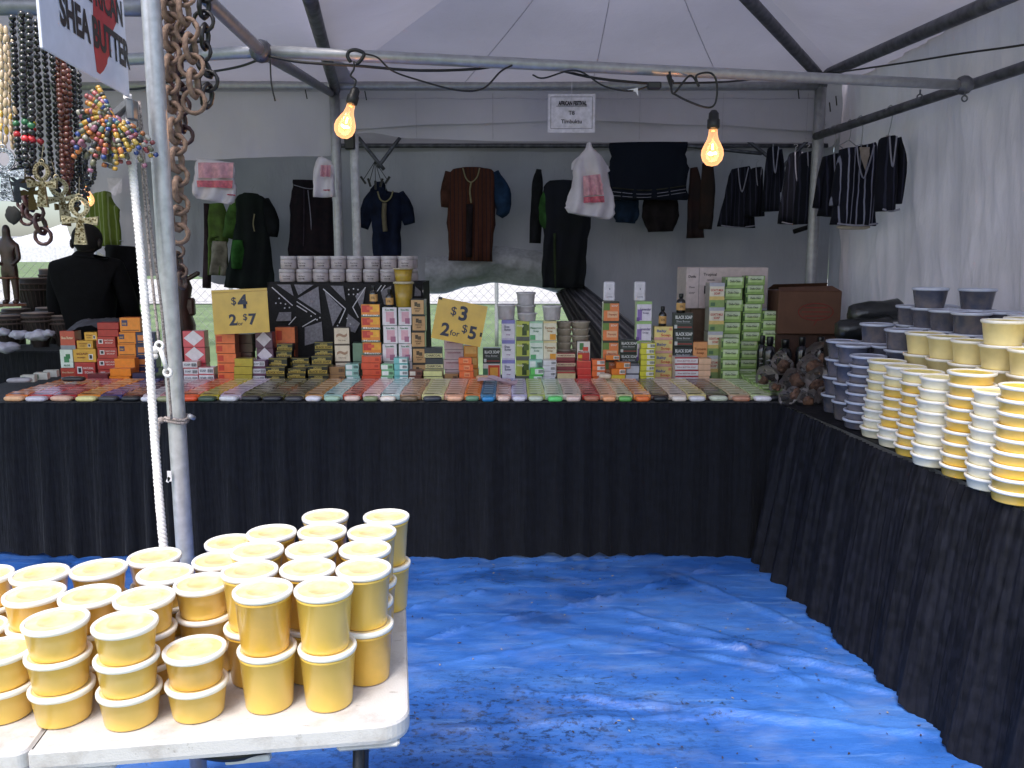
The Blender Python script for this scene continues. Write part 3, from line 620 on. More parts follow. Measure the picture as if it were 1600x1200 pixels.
# ------------------------------------------------------------------ shea butter sign
Aq, Bq = PY(203, 152, 2.2), PY(67, 75, 1.694); zb_ = (Aq.z+Bq.z)/2; Aq.z = Bq.z = zb_
sw = (Aq-Bq).length; sh_ = .40; ux = (Aq-Bq).normalized()
sg = thing('hanging_sign', 'white hanging sign with a red Africa map and bold black lettering', 'sign', Bq)
MS = Matrix(((ux.x, 0, -ux.y*-1, 0), (ux.y, 0, -ux.x, 0), (0, 1, 0, 0), (0, 0, 0, 1)))
nrm = Vector((ux.y, -ux.x, 0))
MS = Matrix(((ux.x, 0, nrm.x, 0), (ux.y, 0, nrm.y, 0), (0, 1, 0, 0), (0, 0, 0, 1)))
b = bmesh.new(); bx(b, sw/2, sh_/2, -.003, sw, sh_, .006, bev=.001); b.transform(MS); ob('board', b, mat('dfe0f0', .35, coat=.3, vary=.03, rnd=0), sg)
def onsign(px, py):
    d = ray(px, py); o = Vector((0, 0, H)); t = (Bq-o).dot(nrm)/d.dot(nrm); q = o+d*t-Bq; return q.dot(ux), q.z
afr = [(150, 20), (151, 8), (180, 40), (184, 34), (182, 48), (172, 60), (175, 75), (170, 88), (168, 96), (168, 103), (163, 110), (158, 116), (152, 113), (149, 100), (147, 75), (145, 55), (145, 20)]
b = bmesh.new()
P = [onsign(x, y) for x, y in [(145, -12), (156, -30), (176, -20), (180, 2), (183, 32), (178, 44), (170, 62), (174, 80), (168, 92), (167, 100), (162, 110), (156, 116), (151, 112), (149, 96), (146, 72), (145, 30)]]
f = b.faces.new([b.verts.new((x, y, .0006)) for x, y in P]); bmesh.ops.triangulate(b, faces=[f]); b.transform(MS); ob('africa_map', b, mat('b52a32', .5, rnd=0), sg)
u0, v0 = onsign(97, 38); u1, v1 = onsign(200, 104); ut, vt = onsign(89, -1)
hh_ = vt-v0; b = bmesh.new(); bl = (v0+v1)/2
puttext(b, 'SHEA BUTTER', MS @ Matrix.Translation(((u0+u1)/2-.0, bl+.026, .0012)), width=(u1-u0)*1.06, height=.070, bold=.04)
puttext(b, 'AFRICAN', MS @ Matrix.Translation(((u0+u1)/2+.055, bl+.026+.092, .0012)), width=(u1-u0)*.64, height=.062, bold=.03)
ob('lettering', b, mat('16161c', .5, rnd=0), sg)
b = bmesh.new(); tube(b, [Vector((0, 0, sh_)), Vector((.0, 0, sh_+.3))], .003); tube(b, [ux*sw+Vector((0, 0, sh_)), ux*sw+Vector((0, 0, sh_+.3))], .003); ob('hanging_wire', b, STEEL, sg)
b = bmesh.new(); q = PY(188, 172, 2.2); bx(b, 0, 0, 0, .075, .03, .018, bev=.003, rot=Matrix.Rotation(R(-38), 4, 'Y')); bx(b, .03, 0, -.0, .02, .034, .05, bev=.003)
tag(ob('clamp', b, mat('7d7f84', .4, metal=.6), None, loc=q), 'grey metal clamp beneath the corner of the white sign', 'clamp')
# ------------------------------------------------------------------ hanging lamps and cables
def bulb(px, py, Y, ln, label, px2, py2, drop):
    top = PY(px2, py2, Y); c_ = PY(px, py, Y); t = thing('light_bulb', label, 'light bulb', c_)
    ax = (top-c_).normalized(); q = Vector((0, 0, 1)).rotation_difference(ax).to_matrix().to_4x4()
    sc = ln; b = bmesh.new()
    pr = [(.001, -.040), (.018, -.036), (.031, -.022), (.036, -.004), (.034, .012), (.026, .030), (.018, .045), (.0145, .060), (.0135, .075)]
    lathe(b, [(r*sc, z*sc) for r, z in pr], 24, cap0=False, cap1=False); b.transform(q); ob('glass', b, BULBG, t, True)
    b = bmesh.new(); lathe(b, [(.013*sc, .068*sc), (.0135*sc, .09*sc), (.012*sc, .092*sc)], 14); b.transform(q); ob('screw_base', b, mat('caa26a', .3, metal=.9), t, True)
    b = bmesh.new(); lathe(b, [(.018*sc, .078*sc), (.02*sc, .082*sc), (.02*sc, .105*sc), (.017*sc, .108*sc), (.016*sc, .125*sc), (.008*sc, .135*sc)], 14); b.transform(q); ob('socket', b, BLACKP, t, True)
    b = bmesh.new(); tube(b, [Vector((.011*sc*math.cos(a_*.9), .011*sc*math.sin(a_*.9), (.002*math.sin(a_*2.1))*sc)) for a_ in range(8)], .0042*sc, 6); tube(b, [(0, 0, .012*sc), (0, 0, .03*sc)], .003*sc, 6); b.transform(q); ob('filament', b, FIL, t, True)
    b = bmesh.new(); tube(b, [(0, 0, .03*sc), (0, 0, .07*sc)], .0035*sc, 6); b.transform(q); ob('stem', b, film('e8d8c8', .3), t, True)
    l = bpy.data.lights.new('bulb_glow', 'POINT'); l.energy = 1.2*sc; l.color = (1, .55, .22); l.shadow_soft_size = .03; lo_ = bpy.data.objects.new('bulb_glow', l); C.objects.link(lo_); lo_.parent = t
    return t
FIL = mat('ff9c4c', .5, emit=34, rnd=0)
BULBG = bpy.data.materials.new('bulb_glass'); BULBG.use_nodes = True; n = BULBG.node_tree; L = n.links.new; p = n.nodes['Principled BSDF']; p.inputs['Base Color'].default_value = lin('50301c'); p.inputs['Roughness'].default_value = .06
p.inputs['Emission Color'].default_value = (1, .46, .20, 1); p.inputs['Emission Strength'].default_value = .75
t_ = n.nodes.new('ShaderNodeBsdfTransparent'); fr = n.nodes.new('ShaderNodeLayerWeight'); fr.inputs[0].default_value = .35; mr = n.nodes.new('ShaderNodeMapRange'); mr.inputs[3].default_value = .38; mr.inputs[4].default_value = .85; L(fr.outputs['Facing'], mr.inputs[0]); mx = n.nodes.new('ShaderNodeMixShader'); L(mr.outputs[0], mx.inputs[0]); L(t_.outputs[0], mx.inputs[1]); L(p.outputs[0], mx.inputs[2]); L(mx.outputs[0], n.nodes['Material Output'].inputs[0])
bulb(539, 198, 3.05, 1.05, 'lit clear bulb hanging by the middle post of the tent', 553, 148, 0)
bulb(1113, 240, 3.35, 1.22, 'lit clear bulb hanging on looped cable at right', 1115, 185, 0)
bulb(137, 312, 5.0, 1.0, 'lit bulb glimpsed behind the brass ankh pendants', 135, 290, 0)
CB = 'cables strung along the tent pipes'
def cable(L_, r, label): return cordob('cable', px3(L_), r, BLACKP, label, 'cable', 6, CB, 8)
cable([(420, 88, 3.1), (470, 97, 3.12), (560, 103, 3.15), (650, 110, 3.2), (740, 108, 3.3), (800, 100, 3.35), (850, 104, 3.4), (930, 122, 3.45), (1030, 132, 3.5)], .0055, 'black twisted cable tied along the near tent pipe')
cable([(570, 84, 3.12), (590, 90, 3.1), (612, 110, 3.1), (650, 124, 3.12), (715, 141, 3.15), (755, 138, 3.2), (782, 112, 3.25), (800, 102, 3.3)], .0035, 'thin black cable sagging in a loop from the left hook')
cable([(832, 117, 3.35), (850, 122, 3.35), (900, 110, 3.35), (945, 135, 3.38), (985, 142, 3.4), (1015, 134, 3.42)], .0035, 'thin black cable drooping below the pipe near the paper sign')
cable([(1048, 118, 3.4), (1052, 146, 3.38), (1078, 118, 3.38), (1092, 135, 3.38), (1088, 118, 3.38), (1110, 114, 3.38), (1120, 130, 3.38), (1118, 160, 3.38), (1105, 168, 3.38), (1075, 158, 3.38), (1050, 145, 3.38)], .0042, 'black cable looped and twisted above the right bulb')
cable([(1052, 130, 3.4), (1130, 128, 3.6), (1200, 122, 3.9), (1283, 116, 4.6), (1400, 100, 3.9), (1500, 84, 3.5), (1600, 70, 3.2), (1700, 50, 2.9)], .0045, 'black cable running from the pipe across to the right wall')
cable([(408, 92, 3.1), (370, 105, 3.2), (300, 118, 3.3), (220, 138, 3.4), (150, 140, 3.4)], .0045, 'black cable running left from the pipe joint')
cable([(422, 90, 3.1), (424, 130, 3.1), (430, 158, 3.1)], .003, 'loose black tie end hanging from the pipe joint')
cable([(553, 96, 3.06), (553, 108, 3.05), (548, 118, 3.05), (556, 126, 3.05), (553, 138, 3.05)], .0035, 'short curled black lead down to the left bulb')
b = bmesh.new(); tube(b, smooth_path(px3([(548, 97, 3.05), (543, 88, 3.05), (546, 80, 3.05), (556, 78, 3.05), (567, 82, 3.05), (568, 88, 3.05), (561, 97, 3.05), (556, 100, 3.05)])), .0065, 8); tag(ob('hook', b, BLACKP, None, True), 'thick black plastic hook over the pipe above the left bulb', 'hook')
b = bmesh.new(); q = PY(1022, 134, 3.42); bx(b, q.x, q.y, q.z, .055, .03, .028, bev=.005); tag(ob('plug', b, BLACKP), 'black plug and socket joined on the pipe left of the bulb', 'plug')
b = bmesh.new(); q = PY(992, 142, 3.4); quad(b, [q+Vector(v) for v in ((-.03, 0, .004), (.012, 0, .012), (.014, .002, -.02), (.004, 0, -.004))]); tag(ob('paper_tag', b, mat('e6e6ee', .6, trans=.2)), 'small torn white tag on the drooping cable', 'tag')
cable([(1046, 112, 3.42), (1049, 135, 3.42), (1043, 118, 3.42), (1052, 128, 3.42)], .005, 'black zip tie bundle on the pipe beside the plug')
# ------------------------------------------------------------------ soap boxes
def pc(c, r=.35, coat=.5): return mat(c, r, coat=coat, vary=.06, scale=40, rnd=.07)
STY = {}
def style(key, w, h, d, front, side, pats=(), txts=(), bar=False, top=None):
    """one carton: bevelled body, printed panels and lettering on the face"""
    if key in STY: return STY[key]
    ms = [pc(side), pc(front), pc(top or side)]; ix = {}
    def mi(c):
        if c not in ix: ix[c] = len(ms); ms.append(pc(c, .4, .3))
        return ix[c]
    b = bmesh.new(); fs = bx(b, 0, 0, h/2, w, d, h*.985, 0, bev=.0016)
    b.normal_update()
    for f in b.faces:
        if f.normal.y < -.8: f.material_index = 1
        elif f.normal.z > .8: f.material_index = 2
    yf = -d/2-.0005
    for i, (u0, v0, u1, v1, c) in enumerate(pats):
        y = yf-.0002*(i+1); quad(b, [((u0-.5)*w, y, v0*h), ((u1-.5)*w, y, v0*h), ((u1-.5)*w, y, v1*h), ((u0-.5)*w, y, v1*h)], mi(c))
    for s, u, v, tw, th_, c in txts:
        puttext(b, s, Matrix.Translation(((u-.5)*w, yf-.0026, v*h)) @ FRONT, width=tw*w, height=th_*h, mi=mi(c), bold=.02)
    if bar:
        for k in range(9):
            u = .60+.038*k; y = yf-.0026; ww = .010+.008*((k*7) % 3); quad(b, [((u-.5)*w, y, .3*h), ((u+ww-.5)*w, y, .3*h), ((u+ww-.5)*w, y, .75*h), ((u-.5)*w, y, .75*h)], mi('22222a'))
    STY[key] = mesh('soap_box', b, ms); return STY[key]
# name: front, side, patches, texts, barcode, colour wording
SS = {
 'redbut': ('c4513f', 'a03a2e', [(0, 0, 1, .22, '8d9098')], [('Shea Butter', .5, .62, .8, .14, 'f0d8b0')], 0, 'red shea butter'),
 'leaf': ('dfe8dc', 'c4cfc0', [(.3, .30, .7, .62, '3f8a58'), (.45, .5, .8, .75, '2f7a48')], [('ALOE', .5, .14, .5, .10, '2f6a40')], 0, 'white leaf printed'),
 'redlab': ('b93a35', 'a13430', [(.12, .35, .36, .75, 'e6e0de'), (.17, .42, .31, .68, '2a2a30')], [('NATURAL', .68, .66, .5, .13, 'ecd2c8'), ('SOAP', .68, .42, .4, .13, 'ecd2c8')], 0, 'red labelled'),
 'redplain': ('b22c2c', '9e2626', [], [], 0, 'plain red'),
 'yellab': ('dca63c', 'c48f2e', [(.68, .2, .86, .6, 'e6e0de'), (.71, .26, .83, .54, '222228')], [('SOAP', .4, .62, .5, .16, '7a3a1c'), ('HONEY', .36, .34, .36, .12, '7a3a1c')], 0, 'mustard labelled'),
 'oranlab': ('ef8f2e', 'c8641e', [(.10, .42, .38, .82, '3c3f66'), (.10, .10, .92, .15, '5a3420')], [('soap', .24, .6, .2, .18, 'd8a060')], 0, 'orange with a dark square'),
 'oranplain': ('f08a22', 'd26c16', [], [], 0, 'plain bright orange'),
 'navylab': ('2b2f58', '22254a', [(.10, .3, .55, .75, 'd9854a'), (.1, .12, .9, .17, 'c88850')], [('soap', .75, .5, .3, .2, 'cfc0c0')], 0, 'navy blue'),
 'navy': ('2b2c52', '222344', [], [], 0, 'dark navy'),
 'maroon': ('6e2630', '5a1f28', [], [], 0, 'maroon'),
 'diam': ('e0606a', 'a8404a', [], [('◆', .5, .5, .9, .95, 'ece4e8')], 0, 'pink with a white diamond'),
 'diamp': ('6c4460', '4c2c44', [], [('◆', .5, .5, .9, .95, 'ece0ec')], 0, 'purple with a white diamond'),
 'barred': ('ece8ea', 'd98a8e', [(0, .0, 1, .14, 'd05058')], [('SOAP', .3, .55, .4, .3, '60606a')], 1, 'white and red barcoded'),
 'barpur': ('e6e2ea', '8d6a8a', [(0, .0, 1, .22, '6b3f5c'), (0, .86, 1, 1, '6b3f5c')], [('SOAP', .36, .52, .4, .26, '70707c')], 1, 'white and purple barcoded'),
 'oransq': ('f07844', '8c4a32', [(.06, .22, .34, .78, 'cc3f2c')], [], 0, 'orange with a red square'),
 'brown': ('51302a', '3f2521', [], [], 0, 'dark brown'),
 'olive': ('b7a33a', '8e7d2c', [], [], 0, 'plain olive yellow'),
 'gold': ('22231c', '1a1a18', [(.03, .08, .97, .46, 'b89a3e'), (.12, .50, .7, .58, 'd8bc62'), (.0, .86, 1, .95, '8a7c3c')], [('BLACK SOAP', .5, .27, .82, .26, '141412'), ('AFRICAN', .5, .7, .4, .16, 'd8bc62')], 0, 'black and gold'),
 'swirl': ('e4d3bc', '4a3a34', [(0, 0, 1, .08, '5a4a40')], [('~', .5, .6, .7, .25, 'b08a70'), ('Oat Soap', .5, .28, .5, .10, '9a7a66')], 0, 'cream swirl printed'),
 'tanbr': ('a07850', '8a6a4c', [], [], 1, 'tan'),
 'mintbar': ('a4d0c4', '84b0a8', [(.05, .15, .50, .85, 'eef2f0')], [], 1, 'pale mint barcoded'),
 'fruit': ('e88c3c', '3e3a2c', [(0, 0, 1, .16, '6f7f72'), (.05, .35, .45, .9, 'c9403a'), (.5, .4, .95, .95, 'f0b040'), (.3, .55, .62, .8, 'e06048')], [('Mango', .5, .12, .8, .18, 'f0ece6')], 0, 'orange fruit printed'),
 'redor': ('d9583a', 'b8442c', [(.7, .3, .9, .7, 'b83a28')], [], 0, 'red-orange'),
 'rose': ('e6dde4', 'a9b8b4', [(.25, .2, .8, .75, 'dcaab8'), (.5, .1, .85, .4, 'a86a88')], [('Rose Milk', .5, .85, .6, .10, '5a8a6c')], 0, 'white and pink rose'),
 'greenbar': ('8cc89a', '6fae84', [(.05, .15, .55, .85, 'eef2ee')], [], 1, 'green barcoded'),
 'tealbar': ('7cc4c4', '5aa0a4', [(.40, .15, .97, .85, 'eef2f2')], [], 1, 'teal barcoded'),
 'kraft': ('c89c6c', '2c2826', [(0, 0, 1, .07, '2a2624'), (.0, .93, 1, 1, '2a2624'), (.28, .55, .5, .8, '4a3a2a'), (.45, .5, .72, .72, '5c4a34')], [('PAPAYA', .5, .40, .5, .09, '3a2c20'), ('SOAP', .5, .26, .34, .09, '3a2c20')], 0, 'tan with black borders'),
 'kraftbar': ('7a4a3e', '6a3c34', [(.1, .15, .5, .85, 'e2d8cc')], [], 1, 'brown barcoded'),
 'char': ('3b4048', '2e3238', [(0, .08, 1, .45, 'd9cf9c')], [('CHARCOAL', .5, .27, .84, .22, '3b3c34')], 0, 'grey charcoal'),
 'lime': ('dcdc9a', 'b4b478', [(0, .9, 1, 1, '5a6048')], [], 0, 'pale lime'),
 'pgrey': ('c9b0b4', '9c8488', [(.1, .2, .9, .8, 'bfa2a8')], [('coconut', .5, .7, .7, .16, '8a4a58')], 0, 'pinkish grey'),
 'orzig': ('ef7440', 'c85a2e', [(.35, .2, .75, .8, 'f0a070')], [('soap', .55, .5, .3, .3, 'c03a28')], 0, 'small orange'),
 'honey': ('d98f3c', 'b06c28', [(.1, .3, .9, .9, 'e8b468')], [], 0, 'honey coloured'),
 'blk': ('20262a', '1a1e22', [(.06, .08, .2, .3, 'c8c8c8'), (.2, .12, .95, .2, '8a3434'), (.1, .36, .9, .40, '50585c')], [('BLACK SOAP', .52, .74, .84, .2, 'e8e8ea'), ('Shea Butter', .5, .50, .7, .12, 'b0b0b8')], 0, 'black soap'),
 'fan': ('d9d4d0', '9aa0a0', [(.3, .15, .95, .9, 'c8402c'), (.4, .25, .85, .75, 'e0a040'), (0, .3, .28, .7, '4a7a58')], [], 0, 'red and yellow printed'),
 'lav': ('e6e2ee', 'b8b0cc', [(0, .82, 1, 1, '8a86cc'), (0, 0, 1, .10, 'cfc8e4')], [('Shea', .4, .66, .4, .12, '5a5a80'), ('Butter', .46, .52, .5, .12, '5a5a80'), ('soap', .5, .28, .3, .08, '9a6a9a')], 0, 'white and lavender'),
 'hemp': ('b9bf52', '7a8038', [(0, 0, 1, .2, '5c5e5a'), (.45, .25, .8, .85, '37491f'), (.6, .5, .95, .8, '55682a')], [('Hemp', .3, .75, .5, .16, 'f0f0d0')], 0, 'olive green hemp'),
 'mint': ('dfeadf', 'b4ccb8', [(.05, .05, .45, .3, '5aa870'), (0, .9, 1, 1, 'a8d4b4')], [('Peppermint', .5, .66, .84, .12, '3c7a54'), ('Soap', .5, .5, .4, .12, '3c7a54')], 0, 'white and mint green'),
 'grnb': ('6cd46a', '54b454', [(.35, .15, .97, .85, 'eef6ee')], [], 1, 'bright green barcoded'),
 'turm': ('ece4cc', 'cfc4a4', [(.5, .05, .95, .35, 'e8a030'), (0, .9, 1, 1, 'e8d49c')], [('Turmeric', .5, .66, .8, .12, 'a8702c'), ('Soap', .5, .5, .4, .12, 'a8702c')], 0, 'cream turmeric'),
 'whtb': ('e6e4ea', 'c8c6cc', [], [], 1, 'white barcoded'),
 'wine': ('8c2f3c', '74242f', [(0, .5, 1, .85, 'e2cfae')], [('POMEGRANATE', .5, .67, .84, .16, '7a2a34')], 0, 'wine red and cream'),
 'creamb': ('dac99a', 'bcab7c', [(0, .85, 1, 1, 'b03a34')], [], 0, 'cream'),
 'palm': ('e9e2dc', '3a3432', [(.05, 0, .95, .4, 'c83a30'), (.2, .55, .5, .9, '4a8a4c'), (.45, .5, .85, .7, 'd84a3a'), (.1, .12, .4, .3, 'f0c040')], [('Moringa', .5, .45, .8, .12, '8a2a24')], 0, 'white, red and green'),
 'red3': ('d33a34', 'b02c28', [(0, .9, 1, 1, 'e86a5c')], [], 0, 'glossy red'),
 'orbar': ('f0763c', 'd05c28', [(.38, .15, .95, .8, 'eee2da')], [], 1, 'orange barcoded'),
 'papaya': ('e8804a', '4a4a3a', [(0, .9, 1, 1, '33302a'), (.02, .55, .4, .9, '6a8a3c'), (.25, .18, .9, .5, 'eab890')], [('Papaya', .58, .34, .5, .12, 'b04a28'), ('SOAP', .7, .78, .4, .1, 'f8e8d8')], 0, 'orange papaya'),
 'orsm': ('f0862c', 'c8641c', [(.55, .2, .95, .85, 'f2e8dc')], [], 1, 'small bright orange'),
 'yelsm': ('ecd24a', 'c8b038', [], [], 0, 'small yellow'),
 'greyb': ('c8cad4', '9a9ca8', [(0, .85, 1, 1, '55586a')], [], 0, 'pale grey'),
 'lavsoap': ('e4dcec', 'a8c088', [(0, .86, 1, 1, '9ac07a'), (.05, .05, .35, .6, '8a6ab4'), (0, 0, .2, .2, '6a4a94')], [('Lavender', .58, .6, .7, .14, '6a5a8a'), ('Soap', .6, .42, .4, .12, '6a5a8a')], 0, 'lilac lavender'),
 'yelb': ('dcd63e', 'a8a438', [(.42, .15, .9, .85, 'eeeee0')], [], 1, 'lemon yellow barcoded'),
 'baby': ('ecd488', 'c8a860', [(0, 0, 1, .2, 'e2a8a0'), (.8, .7, .95, .9, 'e89a70')], [('Baby', .38, .66, .52, .26, '3a5aa8'), ('Soap', .62, .36, .52, .26, 'd0463c')], 0, 'yellow baby soap'),
 'tray': ('e9e6ea', 'd0cdd2', [(0, .78, 1, 1, 'b02c3c')], [('SHEA BUTTER SOAP', .5, .4, .8, .18, 'b05060')], 0, 'white with a red lid edge'),
 'peachs': ('ecc4a4', 'd0a480', [], [], 0, 'peach coloured'),
 'turmer': ('efab74', 'c07a48', [(0, 0, 1, .12, 'd88a4c')], [('Turmeric', .5, .62, .8, .13, '8a4a28'), ('Soap', .5, .42, .5, .16, '8a4a28')], 0, 'peach turmeric'),
 'goat': ('e8e0cc', '8d8a84', [(0, .86, 1, 1, 'b8b8c4'), (0, 0, 1, .3, '90a868'), (0, .3, 1, .45, 'e0c47a'), (.1, .05, .4, .2, '5a7a58')], [("GOAT'S MILK", .5, .70, .84, .10, 'c0483c'), ('SOAP', .5, .56, .4, .10, 'c0483c')], 0, "goat's milk"),
 'green': ('98b96a', '66864a', [(.12, .6, .92, .96, 'ccd8b8'), (.02, .15, .10, .75, '3f5f38'), (.12, .3, .88, .6, 'c2dc96')], [('Dudu-Osun', .52, .62, .56, .22, '28402a')], 0, 'light green'),
 'sgrn': ('6d8a74', '566e5e', [], [], 0, 'grey green'),
}
GS = 'soap boxes stacked on the back table'
def stack(sty, x0, x1, y0, y1, n_, where, Y=5.10, d=.075, lean=0, z=None, group=GS, adj=None, full=True):
    c = SS[sty]; a_, b_ = PY(x0, (y0+y1)/2, Y), PY(x1, (y0+y1)/2, Y); w_ = b_.x-a_.x; xc = (a_.x+b_.x)/2
    zt = PY((x0+x1)/2, y0, Y).z; zbv = PY((x0+x1)/2, y1, Y).z; z0 = TZ+.001 if z is None else z
    h = (zt-zbv)/n_; ne = max(0, round((zbv-z0)/h)) if full else 0; N = n_+ne; h = (zt-z0)/N
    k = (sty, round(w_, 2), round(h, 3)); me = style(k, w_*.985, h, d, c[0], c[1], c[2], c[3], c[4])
    out = []
    for i in range(N):
        nm = adj or c[5]; l = f'{lev(i, N)} {nm} soap box {where}' if N > 1 else f'{nm} soap box {where}'
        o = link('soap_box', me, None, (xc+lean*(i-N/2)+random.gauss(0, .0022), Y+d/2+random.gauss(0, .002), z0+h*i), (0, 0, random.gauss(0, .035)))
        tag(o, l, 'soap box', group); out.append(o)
    return zt, xc
YF_, YM, YBk = 4.98, 5.08, 5.18
# left block
stack('redbut', 93, 117, 517, 546, 1, 'at the far left, above the leaf printed one', YM, full=False, z=pz(105, 546, YM))
stack('leaf', 93, 113, 546, 575, 1, 'at the far left of the stacks', YM, full=False, z=pz(103, 575, YM))
stack('redbut', 94, 117, 575, 596, 1, 'beneath the leaf printed one', YM)
stack('redlab', 117, 150, 566, 590, 1, 'at lower left under the mustard one', YM)
stack('yellab', 114, 150, 545, 566, 1, 'on the red labelled one at left', YM, full=False, z=pz(132, 566, YM))
stack('yellab', 120, 146, 532, 545, 1, 'small, on the wider mustard one', YM, full=False, z=pz(132, 545, YM), adj='small mustard')
stack('yellab', 131, 151, 519, 532, 1, 'top of the left cluster beside plain red', YM, full=False, z=pz(141, 532, YM), adj='tiny mustard')
zt, _ = stack('redlab', 151, 182, 526, 580, 3, 'in the red stack left of orange', YM)
stack('redplain', 152, 186, 504, 526, 2, 'on the red labelled stack', YM, full=False, z=zt)
zt, _ = stack('oranlab', 183, 212, 519, 561, 2, 'in the orange stack left of the rope', YM)
stack('oranlab', 187, 219, 496, 518, 1, 'topmost beside the rope', YM, full=False, z=zt, adj='single orange dark-squared')
stack('oranplain', 178, 210, 560, 577, 1, 'in the second step left of the rope', 5.0, d=.06, full=True)
stack('oranplain', 171, 204, 576, 600, 2, 'in the front step left of the rope', 4.92, d=.06)
stack('navylab', 213, 244, 519, 582, 3, 'behind the rope', YM)
stack('navy', 207, 243, 583, 602, 1, 'lying behind the rope', 4.93, d=.06)
stack('maroon', 136, 169, 584, 603, 1, 'lying before the red stack', 4.92, d=.06)
# between post and the $4 sign
stack('diam', 286, 320, 517, 562, 2, 'right of the steel post', YM)
stack('barred', 287, 310, 565, 598, 3, 'in the stack touching the post', YF_)
stack('barred', 311, 335, 574, 598, 2, 'in the low stack right of the post', YF_, adj='low white and red barcoded')
stack('oransq', 338, 369, 522, 598, 5, 'under the $4 sign', YF_)
stack('brown', 369, 394, 522, 562, 3, 'under the $4 sign', YM)
stack('olive', 366, 395, 560, 598, 3, 'under the $4 sign', YF_-.02)
zt, _ = stack('barpur', 394, 415, 563, 598, 3, 'right of the olive boxes', YF_)
stack('diamp', 400, 427, 519, 563, 2, 'above the purple barcoded boxes', YM)
stack('oransq', 430, 461, 511, 536, 1, 'alone above the black and gold boxes', YBk, adj='lone orange')
# black and gold stacks
for a_, (x0, x1, y0, y1, n_, Yk, wh) in enumerate(((431, 456, 537, 560, 2, 5.10, 'in the rear of the left gold stack'), (420, 450, 559, 574, 1, 5.03, 'middle step of the left gold stack'), (415, 445, 573, 600, 2, 4.95, 'front step of the left gold stack'), (457, 484, 559, 576, 2, 5.05, 'rear of the middle gold stack'), (449, 478, 576, 600, 3, 4.95, 'front of the middle gold stack'), (491, 520, 534, 556, 2, 5.10, 'rear of the right gold stack'), (487, 519, 556, 571, 1, 5.03, 'middle step of the right gold stack'), (480, 512, 571, 600, 2, 4.95, 'front step of the right gold stack'))):
    stack('gold', x0, x1, y0, y1, n_, wh, Yk, d=.06)
stack('swirl', 522, 546, 512, 568, 2, 'right of the black and gold boxes', YM)
stack('tanbr', 515, 540, 573, 596, 2, 'before the cream swirl boxes', YF_)
stack('mintbar', 540, 561, 569, 596, 3, 'left of the red-orange boxes', YF_)
stack('sgrn', 550, 566, 536, 566, 1, 'between swirl and fruit stacks', YM, adj='narrow grey green')
ft, fx = stack('fruit', 565, 595, 475, 557, 4, 'below the left dark bottle', YM)
stack('redor', 565, 595, 557, 597, 4, 'before the orange fruit stack', YF_)
rt, rx_ = stack('rose', 598, 621, 480, 567, 3, 'in the left rose stack', YM)
stack('rose', 622, 643, 480, 567, 3, 'in the right rose stack, under the yellow tub', YM)
stack('greenbar', 595, 615, 569, 595, 3, 'before the left rose stack', YF_)
stack('tealbar', 616, 638, 559, 596, 4, 'before the right rose stack', YF_)
stack('kraft', 644, 665, 467, 578, 4, 'left of the $3 sign', YM)
stack('kraftbar', 638, 660, 579, 597, 2, 'before the black bordered stack', YF_)
stack('char', 664, 692, 543, 579, 2, 'under the left of the $3 sign', YM)
stack('lime', 662, 692, 579, 600, 2, 'before the charcoal boxes', YF_)
stack('pgrey', 694, 724, 530, 584, 3, 'under the $3 sign', YM)
stack('tanbr', 694, 716, 584, 598, 1, 'below the pinkish grey boxes', YF_, adj='flat tan')
for i, (x0, x1, y0, y1) in enumerate(((716, 737, 559, 569), (717, 740, 569, 580), (718, 741, 580, 591), (722, 744, 590, 600))):
    z1 = pz(730, y1, 4.95) if i < 3 else TZ+.001; stack('orzig', x0, x1, y0, y1, 1, ['topmost of the zigzag pile below the $3 sign', 'second of the zigzag pile below the $3 sign', 'third of the zigzag pile below the $3 sign', 'bottom of the zigzag pile below the $3 sign'][i], 4.95, d=.055, full=False, z=z1)
stack('honey', 725, 747, 540, 575, 2, "under the $3 sign's right edge", YM)
stack('blk', 754, 782, 544, 568, 1, 'upper, right of the $3 sign', YM, full=False, z=pz(768, 568, YM))
stack('fan', 754, 782, 568, 592, 1, 'beneath the lone black soap box', YM)
stack('lav', 784, 805, 500, 590, 3, 'under the left white pot', YM)
stack('hemp', 806, 827, 501, 590, 3, 'between lavender and mint', YM)
stack('mint', 827, 848, 502, 562, 2, 'right of the hemp boxes', YM)
stack('mintbar', 827, 848, 562, 576, 1, 'below the mint green boxes', YF_+.05, d=.05)
stack('grnb', 827, 848, 575, 594, 2, 'before the mint green stack', YF_-.02, d=.06)
stack('turm', 849, 870, 502, 562, 2, 'under the right white pots', YM)
stack('whtb', 848, 869, 563, 592, 3, 'before the cream turmeric stack', YF_)
stack('wine', 870, 900, 551, 581, 2, 'below the dim cream pots', YM)
stack('creamb', 871, 900, 581, 596, 1, 'before the wine red boxes', YF_)
stack('palm', 901, 922, 533, 561, 1, 'standing above the glossy red ones', YM)
stack('red3', 902, 924, 564, 594, 3, 'right of the wine red boxes', YF_)
stack('orbar', 925, 946, 562, 592, 3, 'beside the glossy red boxes', YF_)
pt, px_ = stack('papaya', 942, 967, 471, 556, 3, 'under the left white lotion bottle', YM)
for i, (st_, x0, x1, y0, y1, wh) in enumerate((('orsm', 946, 968, 555, 564, 'topmost of the staggered pile'), ('orsm', 962, 985, 566, 576, 'jutting right in the staggered pile'), ('orsm', 956, 978, 576, 586, 'third of the staggered pile'), ('yelsm', 956, 978, 586, 595, 'at the foot of the staggered pile'))):
    stack(st_, x0, x1, y0, y1, 1, wh, 4.96 if i else 5.0, d=.055, full=False, z=pz(960, y1, 4.96) if i < 3 else TZ+.001)
